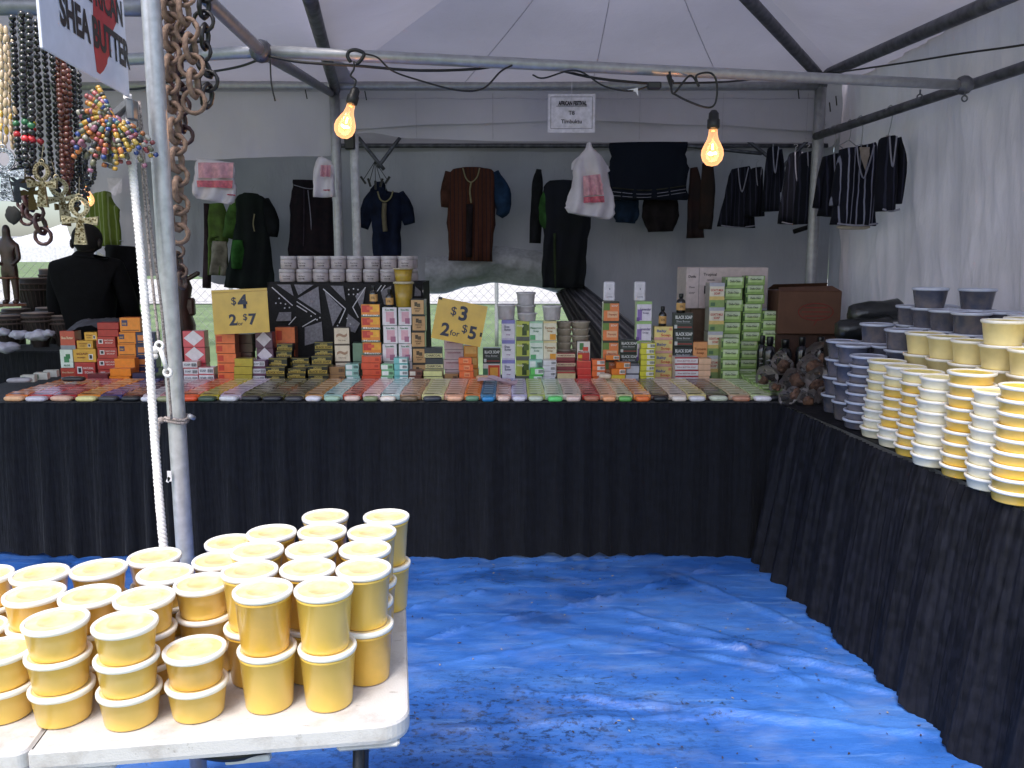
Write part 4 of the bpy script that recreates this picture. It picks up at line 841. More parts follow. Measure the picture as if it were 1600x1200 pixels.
stack('blk', 968, 997, 531, 570, 2, 'right of the orange papaya stack', YM)
stack('greyb', 978, 999, 570, 592, 2, 'below the black soap pair', YF_)
lt, lx_ = stack('lavsoap', 995, 1019, 471, 536, 2, 'under the right white lotion bottle', YM)
stack('yelb', 1000, 1024, 536, 590, 6, 'in the lemon yellow column', YF_)
bt, bx_ = stack('baby', 1022, 1051, 510, 590, 4, 'left of the tall black stack', YM)
kt, kx_ = stack('blk', 1052, 1083, 489, 562, 3, 'in the tall stack under the right bottle', YM)
stack('tray', 1054, 1091, 558, 590, 3, 'before the tall black stack', YF_, d=.09)
stack('turmer', 1082, 1105, 534, 566, 1, "beside the goat's milk stack", YM)
stack('peachs', 1091, 1111, 560, 580, 2, 'beside the white trays', YF_)
stack('goat', 1106, 1130, 442, 580, 4, 'in the shrink wrapped column', YM+.02, d=.1)
# light green columns, alternating a little
def greencol(x0, x1, y0, y1, n_, Y, wh, sl):
    zt = pz((x0+x1)/2, y0, Y); h = (zt-TZ)/n_
    a_, b_ = PY(x0, 500, Y), PY(x1, 500, Y); w_ = b_.x-a_.x; c = SS['green']
    me = style(('green', round(w_, 2), round(h, 3)), w_, h, .09, c[0], c[1], c[2], c[3], 0)
    for i in range(n_):
        o = link('soap_box', me, None, ((a_.x+b_.x)/2+sl*(i//2)+random.gauss(0, .002), Y+.045, TZ+.001+h*i), (0, 0, random.gauss(0, .04))); tag(o, f'{lev(i, n_)} light green soap box in the {wh}', 'soap box', GS)
greencol(1128, 1157, 433, 556, 9, 5.14, 'rear of the left green column', .003)
greencol(1129, 1158, 529, 596, 4, 5.02, 'front of the left green column', 0)
greencol(1156, 1186, 431, 572, 11, 5.16, 'tall middle green column', .006)
greencol(1190, 1220, 486, 572, 7, 5.16, 'short right green column', 0)
# ------------------------------------------------------------------ laid rows and the soap bars along the edge
cols = {'peach': 'f0b98c', 'lilac white': 'd4ccd6', 'pinkish peach': 'e0b49c', 'pale yellow': 'e4d894', 'dark grey': '3a3a40', 'black': '1e2026', 'white': 'e6e2ea', 'olive grey': '9c9c74', 'orange red': 'e8582c', 'dark green': '3c5240', 'cool white': 'dcdae0', 'slate black': '25272f',
        'bluish black': '22242e', 'mint': 'a8c8b0', 'rose white': 'e8ccc0', 'sage': '86926e', 'ivory': 'e8dcd0', 'brown olive': '6c5a44', 'slate': '353a44', 'tan peach': 'e6b090', 'dull green': '6c9478', 'blue': '2f86c0', 'shell pink': 'ecccc0', 'pale lavender': 'dcd8e6', 'pale green': 'c8d0bc', 'bright green': '6cd878', 'terracotta': 'b8745c', 'apricot': 'efa878', 'grass green': '6cb45c', 'vivid orange': 'ee7a3c', 'brownish peach': 'c08c74'}
bars = [(25, 'peach', 'e8843a'), (61, 'lilac white', 'd0403c'), (98, 'pinkish peach', 'b8323a'), (138, 'pale yellow', 'e88c30'), (172, 'dark grey', '3f3e78'), (207, 'black', '5c2c28'), (236, 'white', 'd8c8cc'), (262, 'olive grey', 'd09098'), (297, 'orange red', 'ee6a2c'), (326, 'dark green', 'c0ac38'), (359, 'cool white', 'c8b8cc'), (393, 'slate black', '6a6444'), (427, 'bluish black', '5c5838'), (461, 'dark grey', '6a6040'), (491, 'white', 'd09a5c'), (520, 'mint', 'a8ccc8'), (551, 'rose white', 'c8563c'), (580, 'sage', 'e0c0c8'), (607, 'ivory', 'a8c8cc'), (640, 'brown olive', 'a07858'), (676, 'slate', 'd8d49c'), (711, 'tan peach', 'dca890'), (738, 'dull green', 'ee8a4c'), (763, 'blue', '5c8cb0'), (787, 'shell pink', 'd8a898'), (811, 'pale lavender', 'c4bce0'), (837, 'pale green', 'b8c468'), (867, 'bright green', 'c4dcbc'), (895, 'rose white', 'e8d8c8'), (924, 'terracotta', 'c03c34'), (951, 'apricot', 'e8b490'), (976, 'grass green', 'e8dcb0'), (1003, 'vivid orange', 'f09850'), (1031, 'black', '48302e'), (1060, 'ivory', 'dcc8b8'), (1088, 'cool white', 'ecdc98'), (1122, 'pale green', '4a3430'), (1157, 'brownish peach', 'd8b89c'), (1190, 'white', 'c8d4a0')]
def barmesh(w_, round_=False):
    b = bmesh.new(); o = []
    for i in range(24):
        a_ = 2*PI*i/24; k = .55; cx, sy_ = math.cos(a_), math.sin(a_); o.append((math.copysign(abs(cx)**k, cx), math.copysign(abs(sy_)**k, sy_)))
    rings = []
    for s_, z in ((.55, 0), (.86, .001), (.98, .008), (1.0, .014), (.95, .020), (.80, .0245), (.45, .027)):
        rings.append([b.verts.new((x*w_/2*s_ if s_ > .8 else x*w_/2*(s_*.9+.08), y*.027*s_, z)) for x, y in o])
    for a_, c_ in zip(rings, rings[1:]):
        for i in range(24): b.faces.new((a_[i], a_[(i+1) % 24], c_[(i+1) % 24], c_[i]))
    b.faces.new(rings[0][::-1]); b.faces.new(rings[-1]); return b
SB = {}
seen = {}
edges = []
for i, (px, cn, rc) in enumerate(bars):
    q = PZ(px, 626, TZ); nx = bars[i+1][0] if i+1 < len(bars) else px+34; pv = bars[i-1][0] if i else px-36
    w_ = min(.122, .9*(nx-pv)/2/F*4.35); w_ = w_*(1 if px < 480 else .92)
    seen[cn] = seen.get(cn, 0)+1; nb = bars[i-1][1] if i else 'picture edge'
    m_ = mat(cols[cn], .42, coat=.25, vary=.06, scale=60, rnd=0, sss=.1)
    o = ob('soap_bar', barmesh(w_), m_, None, True, (q.x, 4.316+random.gauss(0, .004), TZ+.001), (0, 0, random.gauss(0, .05)))
    tag(o, f'{cn} soap bar on the table edge, just right of the {nb} bar' if i else 'peach soap bar on the table edge at the far left of the photo', 'soap bar', 'soap bars lined along the table edge')
    edges.append((q.x, w_, cn, rc))
ln_ = [('lead', 1217, 'large black soap bar at the right end of the edge row')]
q = PZ(1216, 627, TZ); tag(ob('soap_bar', barmesh(.125), mat('1e2026', .3, coat=.4), None, True, (q.x, 4.33, TZ+.001)), 'large black soap bar at the right end of the edge row', 'soap bar', 'soap bars lined along the table edge')
for px, py, c, l, w_, rz in ((31, 601, 'a8a4ac', 'grey pebble-shaped soap bar at far left near white boxes', .13, .2), (116, 599, '222024', 'black oval soap bar beside the maroon box', .13, .05), (755, 597, 'dcae8c', 'round peach soap bar lying right of the zigzag boxes', .085, 0), (945, 594, 'd8c8b4', 'round ivory soap bar lying before the orange boxes', .075, 0)):
    q = PZ(px, py, TZ+.035); tag(ob('soap_bar', barmesh(w_), mat(c, .4, coat=.25), None, True, (q.x, q.y, TZ+.048), (0, 0, rz)), l, 'soap bar')
LM = {}
def laidmesh(w_, c, L_, key):
    if key in LM: return LM[key]
    rgb = [int(c[i:i+2], 16) for i in (0, 2, 4)]
    lt_ = ''.join('%02x' % min(255, int(v*.55+95)) for v in rgb); dk = ''.join('%02x' % int(v*.35) for v in rgb)
    b = bmesh.new(); bx(b, 0, 0, .015, w_, L_, .028, 0, bev=.0015); z = .0297
    r_ = random.Random(key[0])
    for (u0, v0, u1, v1, mi_) in ((.08+r_.random()*.1, .55, .8, .82, 1), (.1, .2, .5+r_.random()*.35, .4, 2), (.55, .15, .92, .34, 1)):
        quad(b, [((u0-.5)*w_, (v0-.5)*L_, z), ((u1-.5)*w_, (v0-.5)*L_, z), ((u1-.5)*w_, (v1-.5)*L_, z), ((u0-.5)*w_, (v1-.5)*L_, z)], mi_)
    quad(b, [(-.5*w_, -L_/2+.001, z), (.5*w_, -L_/2+.001, z), (.5*w_, -L_/2+.003, z), (-.5*w_, -L_/2+.003, z)], 2)
    quad(b, [(-.42*w_, -L_/2-.0006, .008), (.42*w_, -L_/2-.0006, .008), (.42*w_, -L_/2-.0006, .022), (-.42*w_, -L_/2-.0006, .022)], 1)
    LM[key] = mesh('laid_box', b, [pc(c, .25, .9), pc(lt_, .3, .7), pc(dk, .3, .7), pc('e8e4e6', .25, .8)]); return LM[key]
cnt = 0; OF = ['front', 'second', 'third', 'fourth', 'fifth', 'sixth', 'seventh', 'eighth']
for i, (x, w_, cn, rc) in enumerate(edges):
    xa = x if i == 0 else x; xl = (edges[i-1][0]+x)/2 if i else x-.06; xr = (edges[i+1][0]+x)/2 if i+1 < len(edges) else x+.055
    ww = (xr-xl)*.975; xc = (xl+xr)/2; k = 7; bn = f'{cn} bar beside the {bars[i-1][1]} one' if i else 'first peach bar'
    for j in range(k):
        y = 4.385+j*.079
        o = link('laid_soap_box', laidmesh(ww, rc, .076, (i,)), None, (xc+random.gauss(0, .0015), y, TZ+.004), (R(6), 0, random.gauss(0, .015)))
        tag(o, f'{OF[j]} laid box in the row behind the {bn}', 'soap box', 'soap boxes laid flat in rows on the back table')
# light green shingled row at the right end
for j in range(8):
    t = j/7; q = PZ(1196-66*t*0+(-52*t), 612-34*t, TZ+.02); c = SS['green']
    o = link('laid_soap_box', laidmesh(.115, '98b96a', .07, ('g',)), None, (q.x+.03, q.y, TZ+.004+.006), (R(14), 0, R(-4))); tag(o, f'{OF[j]} tilted light green soap box in the rightmost sloping row', 'soap box', 'light green sloping row')
# white small cartons far left
for i, (px, py) in enumerate(((46, 598), (66, 594), (81, 590))):
    q = PZ(px, py, TZ+.03); b = bmesh.new(); bx(b, 0, 0, .022, .075, .05, .042, bev=.002); bx(b, -.02, -.0255, .022, .02, .001, .026, 1); tag(ob('soap_box', b, [pc('d8d6cc'), pc('5a7a60')], None, loc=(q.x, q.y, TZ+.034), rot=(0, 0, R(12))), ['nearest', 'middle', 'farthest'][i]+' small white carton at the far left of the soaps', 'soap box')
# ------------------------------------------------------------------ price cards
def card(name, corners, Y, lines, label):
    tl, tr, br_, bl_ = [PY(a_, c_, Y) for a_, c_ in corners]; ce = (tl+tr+br_+bl_)/4; w_ = (tr-tl).length; h = (tl-bl_).length; an = math.atan2(tr.z-tl.z, tr.x-tl.x)
    t = thing(name, label, 'price sign', (ce.x, Y, ce.z), (R(-4), -an, 0)); b = bmesh.new(); bx(b, 0, 0, 0, w_, .003, h)
    ob('board', b, mat('cfa63a', .35, coat=.5, vary=.07, scale=12, rnd=0), t); b = bmesh.new()
    for s, u, v, hh in lines: puttext(b, s, Matrix.Translation(((u-.5)*w_, -.0032, (v-.5)*h)) @ FRONT, height=hh*h, bold=.035 if s in '234578' else .008)
    ob('lettering', b, mat('2c3040', .5, rnd=0), t); return t, w_, h
t, w_, h = card('price_card', [(331, 454), (418, 450), (421, 518), (334, 523)], 4.90, [('$', .39, .73, .20), ('4', .55, .70, .32), ('2', .35, .30, .26), ('for', .47, .22, .09), ('$', .575, .36, .17), ('7', .70, .30, .26)], 'worn yellow price card reading $4 and 2 for $7')
b = bmesh.new(); bx(b, 0, -.002, h*.44, w_, .004, .004); ob('fold', b, mat('b08a2c', .4), t)
t, w_, h = card('price_card', [(685, 464), (762, 479), (753, 543), (671, 527)], 4.86, [('$', .35, .73, .24), ('3', .55, .70, .36), ('2', .25, .25, .32), ('for', .45, .21, .14), ('$', .63, .36, .23), ('5', .80, .29, .32)], 'bright yellow price card reading $3 and 2 for $5')
b = bmesh.new(); bx(b, -w_*.46, -.003, h*.48, .022, .004, .015); bx(b, w_*.47, -.003, -h*.2, .012, .004, .024); ob('clip', b, BLACKP, t)
# ------------------------------------------------------------------ bottles, pots, jars
def lath(name, pr, m, parent=None, loc=None, seg=22, rot=None, **k):
    b = bmesh.new(); lathe(b, pr, seg, **k); return ob(name, b, m, parent, True, loc, rot)
def bottle(px, y0, y1, Y, z, label, wpx=12, dark='17140f'):
    hh = pz(px, y0, Y)-z; x = PY(px, y1, Y).x; r = wpx/2/F*Y; t = thing('oil_bottle', label, 'bottle', (x, Y+r, z))
    lath('glass', [(r*.9, 0), (r, .004), (r, hh*.58), (r*.85, hh*.66), (r*.42, hh*.74), (r*.4, hh*.8)], mat(dark, .12, coat=.8, rnd=0), t)
    lath('cap', [(r*.5, hh*.79), (r*.52, hh*.8), (r*.52, hh*.97), (r*.46, hh)], mat('101012', .35, rnd=0), t, seg=16)
    b = bmesh.new(); lathe(b, [(r*1.02, hh*.14), (r*1.02, hh*.52)], 24, cap0=False, cap1=False); puttext(b, 'OIL', Matrix.Translation((0, -r*1.06, hh*.33)) @ FRONT, height=hh*.1, mi=1); ob('label', b, [mat('d8a868', .5), mat('3a2418', .5)], t); return t
bottle(583, 446, 475, YM, ft, 'dark oil bottle on the orange fruit box stack'); bottle(608, 452, 481, YM, rt, 'dark oil bottle left of the tall yellow tub')
bottle(1036, 479, 510, YM, bt, 'dark oil bottle on the baby soap stack'); bottle(1065, 459, 489, YM, kt, 'dark oil bottle on the tall black soap stack', 14)
for px, z, l in ((953, pt, 'white square lotion bottle on the orange papaya boxes'), (1001, lt, 'white square lotion bottle on the lavender soap boxes')):
    x = PY(px, 455, YM).x; hh = pz(px, 440, YM)-z; t = thing('lotion_bottle', l, 'bottle', (x, YM+.035, z)); b = bmesh.new(); bx(b, 0, 0, hh*.5, .068, .04, hh*.99, bev=.007)
    ob('body', b, mat('dcd8e2', .35, coat=.3), t); b = bmesh.new(); puttext(b, '8', Matrix.Translation((0, -.0212, hh*.62)) @ FRONT, height=.012); puttext(b, 'LOTION', Matrix.Translation((0, -.0212, hh*.22)) @ FRONT, width=.034); ob('print', b, mat('55556a', .5), t)
def pot(px, y0, y1, wpx, Y, z, label, m_, rim=True, name='pot'):
    hh = pz(px, y0, Y)-z; r = wpx/2/F*Y*.99; x = PY(px, (y0+y1)/2, Y).x
    t = thing(name, label, 'pot', (x, Y+r, z)); lath('body', [(r*.8, 0), (r*.84, .003), (r*.93, hh*.84), (r*.96, hh*.88)], m_, t, seg=26)
    lath('lid', [(r*.98, hh*.86), (r*1.02, hh*.88), (r*1.02, hh*.97), (r*.97, hh), (r*.9, hh*.98)], mat('d8d4d6', .4, coat=.3), t, seg=28); return t, z+hh
WP = mat('c9c4c6', .45, coat=.2, rnd=.04)
zl = pz(795, 500, YM)
_, z1 = pot(791, 476, 500, 30, YM, zl, 'white pot at left on the lavender boxes', WP)
_, z1 = pot(824, 490, 502, 31, YM-.02, pz(824, 502, YM), 'low white pot in front, over the hemp and mint boxes', WP)
_, z2 = pot(822, 477, 502, 31, YM+.10, pz(824, 502, YM), 'white pot behind, bearing the highest pot', WP)
pot(822, 457, 478, 31, YM+.08, z2, 'highest white pot of the small pile', WP)
pot(863, 478, 501, 31, YM, pz(860, 501, YM), 'white pot at right on the turmeric boxes', WP)
CP = mat('b4a898', .5, rnd=.05)
for k_, (px, y0, y1, n_, wp_, wh) in enumerate(((882, 503, 550, 4, 26, 'left'), (908, 503, 552, 4, 30, 'right'))):
    z = TZ+.001; zt = pz(px, y0, YBk); N = 8; h = (zt-z)/N
    for i in range(N):
        r = wp_/2/F*YBk; x = PY(px, 520, YBk).x; t = thing('pot', f'{lev(i, N)} dim cream pot in the {wh} tall pot stack', 'pot', (x, YBk+r, z+h*i), group='dim cream pots stacked behind')
        lath('body', [(r*.8, 0), (r*.95, h*.84)], CP, t, seg=20, cap1=False); lath('lid', [(r*.98, h*.84), (r*1.05, h*.88), (r*1.05, h*.97), (r*.95, h*.995)], mat('c0b6a8', .5), t, seg=20)
# tall yellow tub pair on the rose boxes
Y0 = YM; zz = pz(632, 480, Y0); 
for i, (y0, y1, l) in enumerate(((440, 480, 'tall translucent yellow tub on the right rose boxes'), (419, 440, 'short yellow tub on top of the tall yellow one'))):
    hh = pz(629, y0, Y0)-zz; r = 16/F*Y0; t = thing('tub', l, 'butter tub', (PY(629, 450, Y0).x, Y0+.05, zz)); lath('body', [(r*.72, 0), (r*.76, .003), (r*.92, hh*.93)], mat('b3922c', .35, coat=.4), t, seg=26); lath('lid', [(r*.96, hh*.90), (r*1.03, hh*.92), (r*1.03, hh*.98), (r*.95, hh)], mat('c0b498', .35, coat=.3), t, seg=26); zz += hh
# cloth covered stand behind with jars
YS = 5.30
x0, x1 = PY(418, 440, YS).x, PY(660, 440, YS).x; zs = pz(540, 441, YS)
st = thing('cloth_stand', 'tall stand draped in black and grey mudcloth holding white jars', 'stand', ((x0+x1)/2, YS, 0)); sw_ = x1-x0
b = bmesh.new()
def drape(u, v):
    if v < .12: return Vector(((u-.5)*sw_, .42-.42*v/.12, zs))
    t = (v-.12)/.88; sp = 1+.04*t+.02*math.sin(t*3); return Vector(((u-.5)*sw_*sp, -.012*abs(math.sin(u*13+1))*t-.004, zs-(zs-.45)*t))
grid(b, drape, 60, 26, flip=True)
for sg_ in (-1, 1):
    grid(b, lambda u, v: Vector((sg_*(sw_/2*(1+.04*v)+.002), .42*u+.002-.004*(1-u), zs-(zs-.45)*v)), 10, 8, flip=sg_ < 0)
ob('mudcloth', b, mat('1d1b1d', .85, vary=.2, scale=90, rnd=0), st, True)
def U(u, v): q = PY(380+u/4, 380+v/4, YS-.02); return (q.x-(x0+x1)/2, -.021, q.z)
b = bmesh.new(); GP = [[(210, 258), (295, 258), (315, 330)], [(318, 258), (440, 260), (345, 325)], [(340, 345), (470, 270), (485, 440)], [(510, 300), (620, 410), (560, 520)], [(545, 265), (625, 267), (640, 360)], [(225, 432), (300, 430), (300, 485), (205, 487)], [(385, 525), (490, 490), (500, 610), (385, 640)], [(700, 330), (765, 275), (742, 425)], [(860, 300), (925, 265), (920, 400), (880, 380)], [(655, 440), (730, 500), (700, 560), (640, 540)], [(1075, 270), (1110, 300), (1110, 330), (1070, 330)]]
for P in GP: b.faces.new([b.verts.new(U(*p_)) for p_ in P][::1])
tag(ob('grey_print', b, mat('86828a', .85, vary=.15, scale=80, rnd=0), st), kind='stuff')
b = bmesh.new()
LP = [[(180, 275), (310, 390)], [(335, 365), (455, 445)], [(335, 390), (400, 430)], [(370, 522), (455, 472)], [(285, 510), (330, 460)], [(500, 285), (640, 410), (600, 500)], [(765, 275), (685, 400), (720, 465)], [(838, 300), (865, 262)], [(862, 300), (888, 262)]]
for P in LP:
    for (ua, va), (ub, vb) in zip(P, P[1:]):
        dx, dy = ub-ua, vb-va; l_ = math.hypot(dx, dy); nx_, ny = -dy/l_*3, dx/l_*3
        b.faces.new([b.verts.new((q[0], q[1]-.002, q[2])) for q in (U(ua+nx_, va+ny), U(ub+nx_, vb+ny), U(ub-nx_, vb-ny), U(ua-nx_, va-ny))])
for u, v in [(660, 290), (690, 285), (718, 290), (660, 320), (690, 320), (715, 318), (225, 345), (235, 375), (265, 380), (290, 402), (205, 375), (260, 405), (480, 465), (462, 478), (650, 470), (670, 505), (590, 515), (425, 455)]:
    b.faces.new([b.verts.new((q[0], q[1]-.002, q[2])) for q in [U(u+5*math.cos(k*PI/3), v+5*math.sin(k*PI/3)) for k in range(6)]])
tag(ob('pale_print', b, mat('d0ccd2', .85, rnd=0), st), kind='stuff')
JB = mat('b8acae', .4, coat=.3, vary=.05, rnd=.08); JL = mat('c4bcc0', .45, rnd=.03)
jb = bmesh.new(); r = 12.7/F*YS; h = (pz(540, 400, YS)-pz(540, 441, YS))/2
lathe(jb, [(r*.88, 0), (r*.97, .006), (r*.99, h*.3), (r*.99, h*.62), (r*.93, h*.7)], 24, cap1=False); jbm = mesh('body', jb, JB, True)
jb = bmesh.new(); lathe(jb, [(r*.93, h*.69), (r*.995, h*.71), (r*.995, h*.95), (r*.95, h*.985)], 24, cap0=False); jlm = mesh('lid', jb, JL, True)
jb = bmesh.new(); puttext(jb, 'Shea Butter', Matrix.Translation((.004, -r*1.01, h*.45)) @ FRONT, width=r*1.0); puttext(jb, 'natural', Matrix.Translation((-.002, -r*1.01, h*.26)) @ FRONT, width=r*.6); bx(jb, r*.36, -r*1.0, h*.25, .006, .001, .008); jpm = mesh('print', jb, mat('3c3438', .6, rnd=0))
for row in (0, 1):
    for i in range(8):
        for back_ in (0, 1):
            if back_ and row == 0: continue
            x = PY(448+26.4*i-(0 if row else 2.5), 420, YS).x+(.012 if back_ else 0); 
            t = thing('cosmetic_jar', f"{['leftmost', 'second', 'third', 'fourth', 'fifth', 'sixth', 'seventh', 'rightmost'][i]} white jar in the {('lower' if row == 0 else 'upper') if not back_ else 'rear upper'} row on the mudcloth stand", 'jar', (x+random.gauss(0, .002), YS+.055+.2*back_*.6, zs+.001+h*row), (0, 0, random.gauss(0, .3)), 'white jars on the mudcloth stand')
            link('body', jbm, t); link('lid', jlm, t)
            if not back_: link('print', jpm, t)
    if row == 0:
        for i in range(8):
            t = thing('cosmetic_jar', f"{['leftmost', 'second', 'third', 'fourth', 'fifth', 'sixth', 'seventh', 'rightmost'][i]} white jar of the hidden rear lower row on the stand", 'jar', (PY(448+26.4*i, 420, YS).x+.012, YS+.175, zs+.001), group='white jars on the mudcloth stand'); link('body', jbm, t); link('lid', jlm, t)
# ------------------------------------------------------------------ cartons
def carton(name, x0, x1, y0, y1, Y, d, m_, label, z=None, ang=0):
    a_, b_ = PY(x0, y1, Y), PY(x1, y1, Y); hh = pz((x0+x1)/2, y0, Y)-pz((x0+x1)/2, y1, Y); z = a_.z if z is None else z
    t = thing(name, label, 'carton', ((a_.x+b_.x)/2, Y, z), (0, 0, ang)); w_ = b_.x-a_.x
    b = bmesh.new(); bx(b, 0, d/2, hh/2, w_, d, hh, bev=.004); ob('box', b, m_, t)
    return t, w_, hh
t, w_, hh = carton('carton', 1071, 1198, 418, 482, 5.30, .3, mat('cdbcbc', .6, vary=.06, rnd=0), 'large pinkish white carton standing behind the green boxes')
b = bmesh.new(); FRc = lambda u, v: Matrix.Translation(((u-.5)*w_, -.0015, v*hh)) @ FRONT
puttext(b, 'Tropical', FRc(.29, .83), width=w_*.16); puttext(b, 'naturals', FRc(.30, .70), width=w_*.09); puttext(b, 'Dudu', FRc(.36, .45), width=w_*.28, bold=.04); puttext(b, 'Dudu', FRc(.07, .78), width=w_*.09, bold=.03); puttext(b, 'Osun', FRc(.07, .52), width=w_*.07); puttext(b, 'SOAP', FRc(.07, .38), width=w_*.07)
ob('print', b, mat('26242c', .6, rnd=0), t)
b = bmesh.new(); bx(b, (.155-.5)*w_, -.001, hh/2, .003, .002, hh*.98); ob('corner_crease', b, mat('8f8484', .6), t)
bsup = bmesh.new(); q = PY(1135, 482, 5.30); bx(bsup, 0, .15, (q.z-TZ)/2, .44, .27, (q.z-TZ)-.003, bev=.004); tag(ob('carton', bsup, mat('6e5748', .7, vary=.1, rnd=0), None, loc=(q.x, 5.32, TZ+.0005)), 'plain brown carton beneath the large white carton', 'carton')
t, w_, hh = carton('carton', 1215, 1311, 455, 522, 5.10, .28, mat('60402f', .75, vary=.12, scale=8, rnd=0), 'brown cardboard carton with a red oval emblem in the corner', ang=R(-3))
b = bmesh.new(); tube(b, [((.60-.5)*w_+.105*math.cos(a_*PI/16), -.002, hh*.52+.052*math.sin(a_*PI/16)) for a_ in range(33)], .0028, 5, cap=False)
for v, u0 in ((.62, .07), (.52, .085), (.42, .07)): bx(b, (.60-.5)*w_, -.0012, hh*v, u0*2, .002, .006)
bx(b, .04, -.0012, hh*.28, .004, .002, .05, rot=Matrix.Rotation(.5, 4, 'Y')); ob('emblem', b, mat('7e2822', .7, rnd=0), t)
b = bmesh.new(); quad(b, [(-w_/2, 0, hh), (w_/2, 0, hh), (w_/2-.03, .10, hh+.03), (-w_/2+.02, .10, hh+.02)]); quad(b, [(-w_/2, .3, hh), (w_/2, .3, hh), (w_/2-.02, .22, hh+.045), (-w_/2+.02, .22, hh+.035)][::-1]); ob('flap', b, mat('684534', .75, rnd=0), t)
b = bmesh.new(); q = PY(1264, 522, 5.10); bx(b, 0, .14, (q.z-TZ)/2, .38, .26, (q.z-TZ)-.003, bev=.004); tag(ob('carton', b, mat('4a3228', .75, rnd=0), None, loc=(q.x, 5.13, TZ+.0005)), 'dark lower carton supporting the brown emblem carton', 'carton')
# black bottles and brown soap bags in the corner
def bbottle(px, y0, wpx, Y, label):
    x = PY(px, 560, Y).x; r = wpx/2/F*Y; zt = pz(px, y0, Y); hh = .20; z = TZ+.001; hh = zt-z
    t = thing('black_bottle', label, 'bottle', (x, Y, z)); lath('body', [(r*.9, 0), (r, .005), (r, hh*.66), (r*.8, hh*.76), (r*.42, hh*.82)], mat('15161c', .2, coat=.6, rnd=0), t)
    lath('cap', [(r*.5, hh*.82), (r*.55, hh*.83), (r*.55, hh*.98), (r*.5, hh)], mat('101014', .3, rnd=0), t, seg=16)
    b = bmesh.new(); puttext(b, 'AFRICAN', Matrix.Translation((0, -r*1.03, hh*.5)) @ FRONT, width=r*1.5); puttext(b, 'BLACK SOAP', Matrix.Translation((0, -r*1.03, hh*.4)) @ FRONT, width=r*1.4)
    for k in range(3): bx(b, 0, -r*1.02, hh*(.3-.04*k), r*1.0, .001, .003)
    ob('print', b, mat('c8c8d0', .5, rnd=0), t)
bbottle(1202, 526, 19, 4.96, 'nearest black bottle beside the short green column'); bbottle(1190, 524, 15, 5.04, 'black bottle half hidden behind the nearest bottle'); bbottle(1226, 530, 22, 5.02, 'second black bottle, left of the brown bags')
bbottle(1252, 526, 19, 5.0, 'third black bottle before the brown carton'); bbottle(1281, 526, 19, 4.98, 'rightmost black bottle before the brown carton')
CHK = mat('4a3024', .8, vary=.5, scale=60, c2='86604a', bump=1, bscale=45, rnd=.2); FLM = film('c8c0c0', -.02, .08)
def lump(r, seed, sub=3, amp=.25):
    b = bmesh.new(); bmesh.ops.create_icosphere(b, subdivisions=sub, radius=r)
    for v in b.verts:
        n_ = v.co.normalized(); v.co *= 1+amp*vn(n_.x*3, n_.y*3+n_.z*2, seed)+amp*.5*vn(n_.z*7, n_.x*6, seed+3)
    return b
bagp = [(1200, 590, 30, 'small bag left of all'), (1222, 568, 30, 'bag behind the left one'), (1243, 600, 46, 'large front bag of brown chunks'), (1262, 575, 40, 'upper bag, middle of the heap'), (1286, 562, 50, 'highest bag at the right of the heap'), (1279, 598, 40, 'bag next to the grey tubs'), (1232, 622, 30, 'low glinting bag at the table corner'), (1262, 622, 34, 'bag hanging at the corner edge'), (1290, 622, 34, 'lowest bag against the grey tubs'), (1215, 606, 26, 'little bag at the front left'), (1296, 590, 34, 'bag wedged behind the grey stacks')]
for i, (px, py, wp_, l) in enumerate(bagp):
    z = TZ+.05+(.10 if py < 580 else .0)+(.03 if 580 < py < 600 else 0); q = PZ(px, py, z); r = wp_/2/F*q.y*.85
    if q.y < 4.22: q = PY(px, py, 4.25)
    t = thing('soap_bag', f'clear bag of brown soap chunks, {l}', 'bag', (q.x, q.y, q.z), (random.random(), random.random(), random.random()*3), 'clear bags of brown chunks in the corner')
    b = bmesh.new(); rd = random.Random(i); PT = []
    for k in range(8):
        c_ = Vector((rd.uniform(-1, 1), rd.uniform(-.7, .7), rd.uniform(-.7, .7)))*r*.75; s_ = r*rd.uniform(.50, .78); f0_ = set(b.verts)
        bmesh.ops.create_icosphere(b, subdivisions=2, radius=s_); nv_ = [v for v in b.verts if v not in f0_]
        for v in nv_:
            q_ = v.co; m_ = max(abs(q_.x), abs(q_.y), abs(q_.z)); v.co = q_.lerp(q_*(s_/m_)*.8, .55)*(1+.12*vn(q_.x*120, q_.y*110+q_.z*90, k))
        bmesh.ops.transform(b, matrix=Matrix.Translation(c_) @ Matrix.Rotation(rd.random()*3, 4, Vector((rd.random(), rd.random(), .3))), verts=nv_); PT += [v.co.copy() for v in nv_]
    ob('chunks', b, CHK, t, True); b = bmesh.new()
    for p_ in PT[::9]: b.verts.new(p_*rd.uniform(.98, 1.08))
    for k in range(6): b.verts.new(Vector((rd.uniform(-1, 1), rd.uniform(-1, .3), rd.uniform(.2, 1)))*r*1.15)
    P_ = [v.co.copy() for v in b.verts]; b.free(); b = bmesh.new(); bmesh.ops.create_icosphere(b, subdivisions=3, radius=1)
    for v in b.verts: dd = v.co.normalized(); v.co = dd*max(max(p_.dot(dd) for p_ in P_), r*.3)*.97
    for v in b.verts: v.co *= 1+.07*vn(v.co.x*70, v.co.y*80+v.co.z*60, i)
    ob('film', b, FLM, t)
